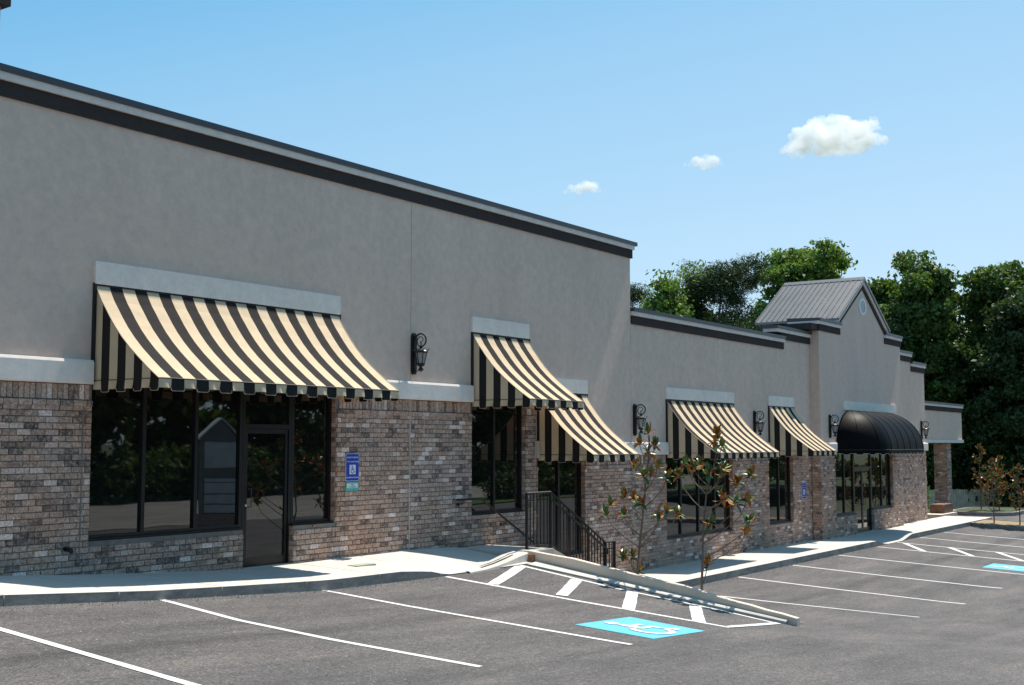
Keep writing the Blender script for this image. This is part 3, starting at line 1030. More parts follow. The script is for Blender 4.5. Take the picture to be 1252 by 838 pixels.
# low building on the right with the gabled entrance
low = thing('shop_building', 'lower right section of the shop row with a metal roofed gable entrance', 'building', (37.0, 14.0, -2.95))
m = MB()
wall_cells(m, 25.08, 36.62, -3.4, -.26, LOW, B0, B1)
wall_cells(m, 44.95, 49.05, -3.4, -.26, [], B0, B1)
wall_cells(m, 36.63, 44.94, -3.4, -.26, TOW, 13.508, 13.70)
m.box(36.63, 36.9, 13.71, B1 + .2, -3.4, -.26); m.box(44.7, 44.94, 13.71, B1 + .2, -3.4, -.26)
m.box(48.75, 49.03, 13.97, 20, -3.4, -.26)
lw = m.build('brick_wall', M['mortar'], low)
m = MB()
wall_cells(m, 25.08, 36.61, -.26, 2.83, LOW, 13.80, B1)
m.box(25.08, 34.4, B1, 14.25, -.1, 3.1)
m.box(34.38, 36.61, 13.802, 14.25, 2.831, 3.1)
m.box(44.96, 47.25, 13.80, 14.25, 2.801, 3.22)
m.box(44.96, 49.05, 13.80, 14.25, -.26, 2.80)
wall_cells(m, 36.61, 44.95, -.26, 3.55, TOW, 13.49, 13.78)
m.box(36.612, 44.948, 13.781, 14.6, -.1, 3.54)
m.prism_xz([(38.5, 3.551), (43.1, 3.551), (43.1, 4.02), (40.8, 5.42), (38.5, 4.02)], 13.492, 13.80)
m.box(48.7, 49.05, 14.26, 30, -3.4, 2.9); m.box(25.1, 48.7, 29.7, 30, -3.4, 2.9)
m.build('stucco_wall', M['stucco'], low)
m = MB(); m.box(25.08, 48.7, 14.6, 29.7, 2.6, 2.72); m.build('roof', M['siding'], low)
allow = brick_list(25.08, 36.61, -3.2, -.555, LOW, ZORG) + brick_list(44.95, 49.05, -3.2, -.555, [], ZORG)
m = MB()
for b in allow: m.brick(b[0], b[1], 13.80 + random.uniform(-.0025, .0025), .018, b[2], b[3])
for b in brick_list(36.61, 44.95, -3.2, -.555, TOW, ZORG): m.brick(b[0], b[1], 13.49 + random.uniform(-.0025, .0025), .018, b[2], b[3])
top_courses(25.08, 36.6, -.265, LOW, m); top_courses(44.97, 49.04, -.265, [], m)
m2 = MB(); top_courses(36.61, 44.95, -.265, TOW, m2)
m.add([(x, y - .31, z) for x, y, z in m2.v], m2.f)
for xf, z0, z1, dy in ((30.72, -2.32, -.28, 0), (35.07, -2.31, -.28, 0), (43.75, -2.23, -.28, -.31), (41.6, -2.95, -2.25, -.31)):
    for a in jamb_bricks(m, xf, z0, z1, 13.822 + dy, 13.925 + dy, -1, ZORG): m.box(*a)
k = 0
z = ZORG
while z < -.28:     # the entrance block's left return, faces -X
    ys = (13.50, 13.60, 13.79) if k % 2 else (13.50, 13.69, 13.79)
    for a, b in zip(ys, ys[1:]): m.box(36.612, 36.64, a + .004, b - .004, z, z + BH)
    z += BH + J; k += 1
m.build('brickwork', M['brick'], lw, fix=False, kind='stuff')
band(25.08, 26.80, -.258, .05, low); band(30.8, 33.15, -.258, .05, low); band(35.16, 36.60, -.258, .05, low)
band(36.6, 37.85, -.258, .05, low, 13.49); band(44.05, 44.95, -.258, .05, low, 13.49); band(44.97, 49.1, -.258, .05, low)
m = MB(); m.box(36.53, 36.61, 13.42, 13.79, -.25, .045); m.build('water_table', M['band'], low)
lintel(26.8, 30.78, 1.10, 1.39, low); lintel(33.2, 35.12, 1.10, 1.39, low); lintel(38.7, 44.2, 1.10, 1.39, low, 13.49)
cornice(25.09, 34.42, 3.21, low, wrap_r=.05)
cornice(34.40, 36.60, 3.50, low, wrap_l=.55)
cornice(36.61, 38.5, 3.93, low, 13.49, wrap_l=.10, depth=1.0)
cornice(43.10, 44.95, 3.96, low, 13.49, wrap_r=.10, depth=1.0)
cornice(44.97, 47.25, 3.53, low, wrap_r=.05)
cornice(47.26, 49.05, 3.18, low, wrap_r=.08)
m = MB(); m.box(36.0, 36.62, 13.50, 14.4, 3.53, 3.72); m.build('frieze', M['cornice'], low)
# sloping rakes of the gable
def rake(x0, z0, x1, z1, t0, t1, y0, y1, mat, name):
    m = MB()
    d = Vector((x1 - x0, 0, z1 - z0)).normalized(); n = Vector((-d.z, 0, d.x))
    if n.z < 0: n = -n
    poly = []
    for (x, z), t in (((x0, z0), t0), ((x1, z1), t0), ((x1, z1), t1), ((x0, z0), t1)):
        k = t / abs(n.z)
        poly.append((x, z + k))
    m.prism_xz(poly, y0, y1); return m.build(name, M[mat], low)
AX, AZ = 40.80, 5.62
for sx, ex in ((38.12, 1), (43.48, -1)):
    ez = 4.02
    rake(sx, ez, AX, AZ, -.30, -.16, 13.455, 13.80, 'cornice', 'rake_frieze')
    rake(sx, ez, AX, AZ, -.159, -.05, 13.415, 13.80, 'cap_band', 'rake_band')
    rake(sx, ez, AX, AZ, -.049, .02, 13.36, 16.25, 'roof_metal', 'metal_roof')
roofp = [o for o in low.children if o.name.startswith('metal_roof')]
for side, rp in zip((-1, 1), roofp):
    n = 16
    for i in range(n):
        y = 13.40 + 2.82 * i / (n - 1)
        ex = AX + side * 2.68
        m = MB()
        for k in range(1):
            a = Vector((ex, 0, 4.02 + .02 / .85)); b = Vector((AX + side * .10, 0, AZ - .06 + .02 / .85))
            m.add([(a.x, y - .011, a.z), (a.x, y + .011, a.z), (b.x, y + .011, b.z), (b.x, y - .011, b.z),
                   (a.x, y - .011, a.z + .045), (a.x, y + .011, a.z + .045), (b.x, y + .011, b.z + .045), (b.x, y - .011, b.z + .045)],
                  [(0, 1, 2, 3), (4, 5, 6, 7), (0, 1, 5, 4), (1, 2, 6, 5), (2, 3, 7, 6), (3, 0, 4, 7)])
        m.build('roof_seam', M['roof_metal'], rp)
m = MB(); m.prism_xz([(AX - .17, AZ - .055), (AX, AZ + .065), (AX + .17, AZ - .055), (AX, AZ + .03)], 13.37, 16.24); m.build('ridge_cap', M['roof_metal'], low)
# charcoal siding beneath the eaves, one panel after another
for i in range(5):
    y0 = 13.82 + i * .48
    m = MB(); m.box(38.50, 38.56, y0, y0 + .47, 2.9, 4.08); m.box(38.485, 38.50, y0 - .012, y0 + .012, 2.9, 4.08); m.build('siding_panel', M['siding'], low)
m = MB(); m.box(38.57, 43.05, 14.0, 16.18, 2.8, 4.0); m.build('attic_box', M['siding'], low)
m = MB(); m.prism_xz([(38.55, 4.0), (43.05, 4.0), (40.8, 5.4)], 16.0, 16.17); m.build('rear_gable', M['siding'], low)
# round louvred vent
m = MB()
ring = [(40.80 + .36 * math.cos(a) * 1.0, 4.66 + .30 * math.sin(a)) for a in [i * math.pi / 16 for i in range(32)]]
ringi = [(40.80 + .27 * math.cos(a), 4.66 + .22 * math.sin(a)) for a in [i * math.pi / 16 for i in range(32)]]
for i in range(32):
    j = (i + 1) % 32
    a, b, c, d = ring[i], ring[j], ringi[j], ringi[i]
    m.add([(a[0], 13.455, a[1]), (b[0], 13.455, b[1]), (c[0], 13.455, c[1]), (d[0], 13.455, d[1]),
           (a[0], 13.495, a[1]), (b[0], 13.495, b[1]), (c[0], 13.495, c[1]), (d[0], 13.495, d[1])],
          [(0, 1, 2, 3), (0, 4, 5, 1), (3, 2, 6, 7)])
vent = m.build('round_vent', M['white'], low)
for k in range(7):
    z = 4.66 - .18 + k * .06
    hw = .27 * math.sqrt(max(0.02, 1 - ((z - 4.66) / .22) ** 2))
    q = MB(); q.add([(40.8 - hw, 13.465, z - .018), (40.8 + hw, 13.465, z - .018), (40.8 + hw, 13.488, z + .02), (40.8 - hw, 13.488, z + .02)], [(0, 1, 2, 3)])
    q.build('louvre', M['white'], vent)

storefront(low, 26.84, 30.72, -2.315, -.13, YW, [27.81, 28.82, 29.80])
storefront(low, 33.22, 35.07, -2.305, -.13, YW, [34.2])
storefront(low, 37.87, 39.86, -2.285, -.13, 13.59, [38.95])
door(low, 39.87, 41.62, -2.945, -.13, 13.59, -.84, leaves=2)
storefront(low, 41.63, 43.75, -2.225, -.13, 13.59, [42.8])

# ------------------------------------------------------------------ covered passage beyond the row
por = thing('portico', 'flat stucco canopy on brick pillars beyond the end of the shop row', 'portico', (57.5, 15.5, -3.0))
m = MB(); m.box(49.1, 60.1, 15.2, 15.75, .2, 1.58); m.box(59.6, 60.1, 15.76, 20, .2, 1.58); m.build('beam', M['stucco'], por)
m = MB(); m.box(49.1, 60.16, 15.14, 20.1, .05, .195); m.build('soffit_trim', M['cap_band'], por)
cornice(49.1, 60.1, 1.88, por, 15.2, wrap_r=.15, depth=1.0)
def pillar(x0, x1, y0, y1, z0, z1, parent):
    m = MB(); m.box(x0 + .012, x1 - .012, y0 + .012, y1 - .012, z0, z1)
    z = z0; k = 0
    while z < z1 - .05:
        s = (0, .5)[k % 2] * (BW + J)
        a = x0 - s
        while a < x1:
            p, q = max(a, x0), min(a + BW, x1)
            if q - p > .03: m.box(p, q, y0 + random.uniform(-.002, .002), y0 + .03, z, z + BH, 1)
            a += BW + J
        a = y0 + .03 - s
        while a < y1:
            p, q = max(a, y0 + .03), min(a + BW, y1)
            if q - p > .03: m.box(x0 + random.uniform(-.002, .002), x0 + .03, p, q, z, z + BH, 1)
            a += BW + J
        z += BH + J; k += 1
    return m.build('brick_pillar', [M['mortar'], M['brick']], parent, fix=False)
pillar(57.95, 58.65, 15.35, 15.95, -3.15, .05, por)
pillar(53.6, 54.35, 15.35, 15.95, -3.15, .05, por)

# ------------------------------------------------------------------ striped awnings
PROF = [(0.02, 1.28), (.07, 1.18), (.14, 1.07), (.22, .97), (.32, .84), (.44, .70), (.58, .56), (.74, .42), (.91, .29), (1.10, .15), (1.33, 0.0)]
def out_at(z):
    for (a, b), (c, d) in zip(PROF, PROF[1:]):
        if d <= z <= b: return a + (c - a) * (b - z) / (b - d)
    return PROF[-1][0]
def striped_awning(X0, X1, zb, nst, first_black, label):
    root = thing('awning', label, 'awning', (X0, 13.80, zb), 'striped awnings over the shop windows')
    Wd = X1 - X0; sw = Wd / nst
    cc, cb = 0, 1
    m = MB()
    for i in range(nst):
        blk = (i % 2 == 0) == first_black
        a, b = i * sw, (i + 1) * sw
        for (y0, z0), (y1, z1) in zip(PROF, PROF[1:]):
            sag = 0
            m.add([(a, -y0, z0), (b, -y0, z0), (b, -y1, z1), (a, -y1, z1)], [(0, 1, 2, 3)], cb if blk else cc)
    m.build('canopy_top', [M['cream'], M['black_cloth']], root, local=True, fix=False)
    D = PROF[-1][0]
    for sx in (0, Wd):
        m = MB(); n = 8; w = D / n
        for i in range(n):
            blk = i % 2 == 1
            a, b = i * w, (i + 1) * w
            sub = 3
            for k in range(sub):
                p, q = a + (b - a) * k / sub, a + (b - a) * (k + 1) / sub
                def zz(yy):
                    lo = PROF[0][1]
                    for (y0, z0), (y1, z1) in zip(PROF, PROF[1:]):
                        if y0 <= yy <= y1: return z0 + (z1 - z0) * (yy - y0) / (y1 - y0)
                    return lo if yy < .02 else 0
                m.add([(sx, -p, 0), (sx, -q, 0), (sx, -q, zz(q)), (sx, -p, zz(p))], [(0, 1, 2, 3)], cb if blk else cc)
        m.build('side_panel', [M['cream'], M['black_cloth']], root, local=True, fix=False)
    # scalloped valance along both sides and the front
    def scallop(m, pip, path, blk, seed):
        (x0, y0), (x1, y1) = path
        rr = random.Random(seed); L = math.hypot(x1 - x0, y1 - y0)
        nx, ny = -(y1 - y0) / L, (x1 - x0) / L
        TS = (0, .05, .11, .35, .65, .89, .95, 1); n = 7; h = .158 if blk else .118
        ph = rr.uniform(0, 6)
        prev = None; hem = []
        for i in range(n + 1):
            t = TS[i]
            e = min(t, 1 - t) * L
            hh = h if not blk else h - max(0, .020 - e) * .6
            wv = .010 * math.sin(ph + t * 5) * (1 if not blk else .5)
            x, y = x0 + (x1 - x0) * t, y0 + (y1 - y0) * t
            top = (x, y, .0); mid = (x + nx * wv, y + ny * wv, -hh * .55); bot = (x + nx * wv * 1.8, y + ny * wv * 1.8, -hh)
            if prev:
                m.add([prev[0], top, mid, prev[1]], [(0, 1, 2, 3)], cb if blk else cc)
                m.add([prev[1], mid, bot, prev[2]], [(0, 1, 2, 3)], cb if blk else cc)
            prev = (top, mid, bot); hem.append(bot)
        pip.tube(hem, .0045, 4)
        if blk:
            for t in (0, -1):
                p = hem[t]; pip.tube([p, (p[0], p[1], -.118)], .0045, 4)
    m = MB(); pip = MB()
    for i in range(nst):
        blk = (i % 2 == 0) == first_black
        scallop(m, pip, ((i * sw, -D), ((i + 1) * sw, -D)), blk, i + int(X0 * 7))
    n = 8; w = D / n
    for sx in (0, Wd):
        for i in range(n): scallop(m, pip, ((sx, -i * w), (sx, -(i + 1) * w)), i % 2 == 1, i + 50)
    v = m.build('valance', [M['cream'], M['black_cloth']], root, local=True, fix=False)
    pip.build('piping', M['piping'], v, local=True)
    for sx in (-.004, Wd + .004):
        m = MB(); m.tube([(sx, -a, b + .004) for a, b in PROF], .007, 5)
        m.build('edge_piping', M['piping'], root, local=True)
    m = MB()
    m.box(-.045, -.006, -.04, 0, -.02, 1.30); m.box(Wd + .006, Wd + .045, -.04, 0, -.02, 1.30)
    m.box(-.044, Wd + .044, -.041, 0, 1.285, 1.315)
    for sx in (.02, Wd - .02):
        m.tube([(sx, -.02, 0), (sx, -D + .02, 0)], .013, 6)
        m.tube([(sx, -a + .015, b - .02) for a, b in PROF], .012, 5)
    m.tube([(.02, -D + .02, 0), (Wd - .02, -D + .02, 0)], .013, 6)
    m.tube([(0, -D - .004, .0), (Wd, -D - .004, .0)], .0055, 5)
    for sx in (-.004, Wd + .004): m.tube([(sx, 0, 0), (sx, -D, 0)], .005, 5)
    m.build('frame', M['iron'], root, local=True)
    return root
striped_awning(10.25, 15.01, .84, 23, False, 'largest black and cream striped awning, over the wide shop window at the left')
striped_awning(18.80, 20.71, .83, 9, False, 'upper striped awning in front of the two overlapping ones by the stairs')
striped_awning(21.10, 23.00, -.22, 9, False, 'striped awning over the doorway behind the black stair railing')
striped_awning(26.86, 30.75, -.22, 18, True, 'wide striped awning behind the magnolia saplings, between two lanterns')
striped_awning(33.26, 35.12, -.20, 9, False, 'small striped awning nearest to the black dome awning')

# ------------------------------------------------------------------ black dome awning
dome = thing('awning', 'black rounded dome awning over the gable entrance', 'awning', (37.95, 13.49, -.19))
LX, RY, RZ = 6.15, 1.35, 1.28
m = MB()
def dome_pt(u, t):
    """u in [0,1] runs left end to right end in plan, t 0 bottom .. 1 top"""
    a = t * math.pi / 2
    r = math.cos(a)
    seg = [.27, .73]
    if u < seg[0]:
        b = u / seg[0] * math.pi / 2
        return (RY - RY * r * math.cos(b), -RY * r * math.sin(b), RZ * math.sin(a))
    if u > seg[1]:
        b = (u - seg[1]) / (1 - seg[1]) * math.pi / 2
        return (LX - RY + RY * r * math.sin(b), -RY * r * math.cos(b), RZ * math.sin(a))
    s = (u - seg[0]) / (seg[1] - seg[0])
    return (RY + (LX - 2 * RY) * s, -RY * r, RZ * math.sin(a))
us = [i / 44 for i in range(45)]; us = sorted(set(us + [.27, .73])); ts = [i / 12 for i in range(13)]
for u in us:
    for t in ts: m.v.append(dome_pt(u, t))
nt_ = len(ts)
for i in range(len(us) - 1):
    for j in range(nt_ - 1):
        a = i * nt_ + j; m.f.append((a, a + nt_, a + nt_ + 1, a + 1)); m.mi.append(0)
m.build('dome_cover', M['black_vinyl'], dome, local=True, fix=False, smooth=True)
ribs = [.09, .18, .27] + [.27 + .46 * k / 5 for k in range(1, 5)] + [.73, .82, .91]
for u in ribs:
    q = MB(); q.tube([Vector(dome_pt(u, t)) * 1.003 + Vector((0, -.003, .003)) for t in ts], .006, 5)
    q.build('rib_seam', M['black_vinyl'], dome, local=True)
m = MB(); pip = MB(); hem = []
n = 150
for i in range(n):
    u0, u1 = i / n, (i + 1) / n
    p, q = dome_pt(u0, 0), dome_pt(u1, 0)
    tab = (i // 4) % 2
    h = -.15 if tab else -.115
    m.add([p, q, (q[0], q[1], h), (p[0], p[1], h)], [(0, 1, 2, 3)])
    if tab: hem += [(p[0], p[1] - .003, h), (q[0], q[1] - .003, h)]
    else: hem += [(p[0], p[1] - .003, h), (q[0], q[1] - .003, h)]
v = m.build('valance', M['black_vinyl'], dome, local=True, fix=False)
pip.tube(hem, .004, 4); pip.build('piping', M['white'], v, local=True)
m = MB(); m.tube([dome_pt(i / 40, 0) for i in range(41)], .015, 6); m.build('frame', M['iron'], dome, local=True)

# ------------------------------------------------------------------ wall lanterns
def lantern(X, zt, y, label):
    root = thing('wall_lantern', label, 'wall lamp', (X, y, zt - .74), 'black scrolled wall lanterns')
    m = MB()
    w = .062
    pl = [(-w, .06), (-w * .55, 0), (w * .55, 0), (w, .06), (w, .68), (w * .55, .74), (-w * .55, .74), (-w, .68)]
    m.prism_xz(pl, -.045, 0); m.prism_xz([(a * .6, .37 + (b - .37) * .9) for a, b in pl], -.060, -.0452)
    m.build('back_plate', M['iron'], root, local=True)
    m = MB()
    pts = [(0, -.045, .55)]
    for i in range(13):
        a = R(180 - 190 * i / 12); pts.append((0, -.175 - .125 * -math.cos(a) * -1 if False else -.175 + .125 * math.cos(a) * -1 * -1 * -1, .60 + .125 * math.sin(a)))
    pts = []
    for i in range(40):
        t = i / 39
        a = R(170 - 560 * t); rr = .112 * (1 - t) ** .55 * (1 if t < .45 else 1) + .022
        pts.append((0, -.185 - rr * math.cos(a) * -1 * -1, .60 + rr * math.sin(a)))
    m.tube([(0, -.05, .50), (0, -.05, .60)] + pts, [.014] * 2 + [.017 - .010 * i / 39 for i in range(40)], 6)
    m.build('scroll_arm', M['iron'], root, local=True)
    m = MB(); cy = -.185
    LS = 1.28
    m.tube([(0, cy, .585), (0, cy, .44)], .012, 6)
    big = lambda pr: [(r_ * LS, z_) for r_, z_ in pr]
    m.lathe(big([(.0, .505), (.022, .50), (.028, .485), (.012, .47), (.05, .45), (.085, .425), (.098, .41), (.098, .385), (.082, .38), (.0, .38)]), 8, 0, cy)
    m.lathe(big([(.0, .195), (.052, .195), (.058, .18), (.05, .155), (.03, .14), (.014, .125), (.03, .105), (.040, .085), (.03, .062), (.010, .05), (.0, .03)]), 8, 0, cy)
    for k in range(6):
        a = k * math.pi / 3
        m.tube([(.084 * LS * math.cos(a), cy + .084 * LS * math.sin(a), .385), (.05 * LS * math.cos(a), cy + .05 * LS * math.sin(a), .19)], .007, 4)
        m.tube([(.09 * LS * math.cos(a), cy + .09 * LS * math.sin(a), .41), (.108 * LS * math.cos(a), cy + .108 * LS * math.sin(a), .445), (.118 * LS * math.cos(a), cy + .118 * LS * math.sin(a), .47)], [.011, .009, .002], 4)
    m.build('lantern_cage', M['iron'], root, local=True)
    m = MB(); m.lathe(big([(.075, .38), (.044, .197)]), 6, 0, cy); m.build('lantern_glass', M['lamp_glass'], root, local=True)
    m = MB()
    m.tube([(0, -.04, .07), (0, -.10, .055), (0, -.155, .075), (0, cy, .085)], .008, 5)
    m.tube([(0, -.05, .10), (0, -.075, .075), (0, -.05, .05)], .006, 4)
    m.build('lower_bracket', M['iron'], root, local=True)
lantern(17.0, 1.98, 13.80, 'black scrolled wall lantern right of the largest awning')
lantern(25.21, .93, 13.80, 'black scrolled wall lantern left of the wide awning, above the first sapling')
lantern(32.2, .93, 13.80, 'black scrolled wall lantern between the wide and the small striped awning')
lantern(38.28 - .9, .92, 13.49, 'black scrolled wall lantern just left of the black dome awning')
lantern(45.6, .90, 13.80, 'black scrolled wall lantern partly hidden behind the black dome awning')
lantern(48.45, .90, 13.80, 'black scrolled wall lantern at the far right end of the shop row')

# ------------------------------------------------------------------ signs on the brick
def text_mesh(body, size, name, mat, parent, loc, align='CENTER', bold=0.0, sx=1.0):
    cu = bpy.data.curves.new(name, 'FONT'); cu.body = body; cu.size = size; cu.align_x = align; cu.align_y = 'CENTER'
    cu.offset = bold; cu.resolution_u = 2
    t = bpy.data.objects.new(name, cu); col.objects.link(t)
    dg = bpy.context.evaluated_depsgraph_get()
    me = bpy.data.meshes.new_from_object(t.evaluated_get(dg))
    bpy.data.objects.remove(t)
    me.materials.clear(); me.materials.append(mat)
    me.transform(Matrix.Rotation(math.pi / 2, 4, 'X') @ Matrix.Scale(sx, 4, (1, 0, 0)))
    o = bpy.data.objects.new(name, me); col.objects.link(o); o.parent = parent; o.location = loc
    return o
def rounded(w, h, r, n=4):
    out = []
    for cx, cz, a0 in ((w - r, h - r, 0), (r, h - r, 90), (r, r, 180), (w - r, r, 270)):
        for i in range(n + 1):
            a = R(a0 + 90 * i / n); out.append((cx + r * math.cos(a), cz + r * math.sin(a)))
    return out
def access_sign(x0, z0, w, h, label, plate=True, group=None):
    root = thing('parking_sign', label, 'sign', (x0, 13.795, z0), group)
    m = MB(); m.prism_xz(rounded(w, h, .03), -.008, 0); m.build('sign_border', M['white'], root, local=True)
    m = MB(); m.prism_xz([(a + .008, b + .008) for a, b in rounded(w - .016, h - .016, .024)], -.011, -.0075); m.build('sign_face', M['blue_sign'], root, local=True)
    pw, ph = w * .46, h * .34; px, pz = w * .27, h * .25
    m = MB(); m.box(px, px + pw, -.0135, -.011, pz, pz + ph); m.build('symbol_panel', M['white'], root, local=True)
    m = MB()
    for poly in wheelchair_polys():
        m.add([(px + pw * (.06 + .88 * u), -.0155, pz + ph * (.06 + .88 * v)) for u, v in poly], [tuple(range(len(poly)))])
    m.build('wheelchair_symbol', M['blue_sign'], root, local=True, fix=False)
    for s, zz, sz in (('PERMIT PARKING', .855, .036), ('TOW AWAY ZONE', .70, .034), ('MAXIMUM FINE $500', .13, .034)):
        text_mesh(s, sz * w / .33, 'lettering', M['white'], root, (w / 2, -.0145, h * zz), bold=.0006)
    return root
access_sign(15.24, -.62, .33, .46, 'blue accessible parking sign above a small teal plate on the near brick wall')
van = thing('sign_plate', 'small teal and white plate directly beneath the near blue parking sign', 'sign', (15.245, 13.795, -.785))
m = MB(); m.prism_xz(rounded(.325, .152, .03), -.008, 0); m.build('plate_face', M['teal_sign'], van, local=True)
m = MB(); m.prism_xz([(a + .03, b + .05) for a, b in rounded(.265, .078, .01)], -.010, -.0078); m.build('plate_panel', M['white'], van, local=True)
text_mesh('VAN', .045, 'lettering', M['teal_sign'], van, (.163, -.012, .104), bold=.001)
text_mesh('ACCESSIBLE', .034, 'lettering', M['teal_sign'], van, (.163, -.012, .068), bold=.0008)
access_sign(35.72, -1.66, .34, .47, 'blue accessible parking sign on the far brick wall beside the gable entrance')

# small stub of pipe low on the near wall, cover set in the walk
m = MB(); m.tube([(9.9, 13.80, -1.36), (9.9, 13.74, -1.36), (9.915, 13.70, -1.375), (9.915, 13.685, -1.40)], [.032, .032, .03, .03], 8)
tag(m.build('pipe_stub', M['iron'], None, smooth=True), 'short dark pipe stub poking out of the brick low at the left', 'pipe')
m = MB(); m.v = [(14.52, 12.86, lerp(SW, 14.7) - .018), (14.93, 12.86, lerp(SW, 14.7) - .018), (14.93, 13.02, lerp(SW, 14.7) - .010), (14.52, 13.02, lerp(SW, 14.7) - .010)]
m.v = [(x, y, -1.898 - .03 * (13.02 - y) / .5) for x, y, z in m.v]
m.f = [(0, 1, 2, 3)]; m.mi = [0]
m2 = MB(); m2.bevbox(14.50, 14.95, 12.86, 13.06, -1.95, -1.895, .004)
tag(m2.build('utility_cover', M['cover'], None), 'flat greenish utility cover set in the sunlit sidewalk', 'cover')

# ------------------------------------------------------------------ stairs and railings
st = thing('stairs', 'concrete steps going down beside the brick wall behind the railing', 'stairs', (20.4, 13.1, -2.95))
for i in range(6):
    x0 = 19.345 + i * .35
    m = MB(); m.box(x0, x0 + .348 if i < 5 else 21.89, 12.47, 13.795, -3.1, -1.935 - .17 * (i + 1) * (1 if i < 5 else 1) + (0 if i < 5 else .003)); m.build('step', M['concrete'], st)
m = MB()
m.add([(19.342, 12.31, -1.94), (21.9, 12.31, -2.94), (21.9, 12.31, -3.1), (19.342, 12.31, -3.1), (19.342, 12.465, -1.94), (21.9, 12.465, -2.94), (21.9, 12.465, -3.1), (19.342, 12.465, -3.1)],
      [(0, 1, 2, 3), (4, 7, 6, 5), (0, 4, 5, 1), (1, 5, 6, 2), (3, 2, 6, 7), (0, 3, 7, 4)])
m.build('stringer', M['wall_concrete'], st)
rail = thing('guard_railing', 'black metal guard railing with thin pickets along the outer side of the stairs', 'railing', (20.0, 12.4, -2.4))
gr = .022
path = [(18.58, -.90), (19.38, -.90), (21.42, -1.97), (21.78, -1.97)]
def rz(x):
    return lerp(path, x)
def gz(x):
    return lerp([(18.58, -1.90), (19.38, -1.92), (21.42, -2.93), (21.78, -2.95)], x)
YR = 12.40
m = MB(); m.tube([(x, YR, z) for x, z in path], gr, 6); m.build('top_rail', M['iron'], rail)
m = MB(); m.tube([(x, YR, z - .13) for x, z in path], .013, 5); m.build('upper_rail', M['iron'], rail)
m = MB(); m.tube([(x, YR, gz(x) + .07) for x, z in path], .013, 5); m.build('bottom_rail', M['iron'], rail)
for x in (18.58, 19.38, 20.05, 20.75, 21.42, 21.78):
    m = MB(); m.box(x - .022, x + .022, YR - .022, YR + .022, gz(x) - .02, rz(x)); m.build('post', M['iron'], rail)
x = 18.58 + .115
while x < 21.75:
    if min(abs(x - p) for p in (19.38, 20.05, 20.75, 21.42)) > .04:
        m = MB(); m.box(x - .0085, x + .0085, YR - .0085, YR + .0085, gz(x) + .07, rz(x)); m.build('picket', M['iron'], rail)
    x += .115
m = MB()
m.tube([(19.40, YR - .06, -1.06), (21.40, YR - .06, -2.10), (21.40, YR - .06, -2.2)], .018, 6)
m.build('hand_rail', M['iron'], rail)
hr = thing('hand_rail', 'slanting black handrail bracketed to the brick wall above the steps', 'railing', (19.6, 13.7, -1.5))
m = MB(); m.tube([(18.15, 13.67, -1.03), (18.92, 13.67, -1.04), (21.2, 13.67, -2.22), (21.45, 13.67, -2.24)], .021, 7); m.build('rail', M['iron'], hr)
for x, z in ((18.35, -1.03), (19.75, -1.47), (20.85, -2.04)):
    m = MB(); m.tube([(x, 13.67, z - .01), (x, 13.68, z - .08), (x, 13.80, z - .10)], .009, 5); m.tube([(x, 13.802, z - .10), (x, 13.785, z - .10)], .03, 8); m.build('bracket', M['iron'], hr)

# ------------------------------------------------------------------ magnolia saplings
def magnolia_leaf_mesh(name, under, L=.17, Wd=.062, bend=.25):
    L *= 1.12; Wd *= 1.22
    m = MB()
    n = 5; rows = []
    for i in range(n + 1):
        t = i / n
        w = Wd * .5 * math.sin(math.pi * min(1, t * .96 + .04)) ** .75 * (1 if t < .95 else .4)
        z = -bend * L * t * t
        rows.append([(t * L, -w, z + w * .35), (t * L, 0, z), (t * L, w, z + w * .35)])
    for off, mi in ((0, 0), (-.0022, 1)):
        o = len(m.v)
        for r in rows: m.v.extend([(a, b, c + off) for a, b, c in r])
        for i in range(n):
            for k in range(2):
                q = o + i * 3 + k
                m.f.append((q, q + 1, q + 4, q + 3)); m.mi.append(mi)
    return m.mesh(name, [M['mag_top'], under], fix=False, smooth=True)
LEAF = [magnolia_leaf_mesh('leaf', M['mag_under'], .17, .066, .20), magnolia_leaf_mesh('leaf', M['mag_under'], .15, .058, .45), magnolia_leaf_mesh('leaf', M['mag_yellow'], .15, .055, .3)]
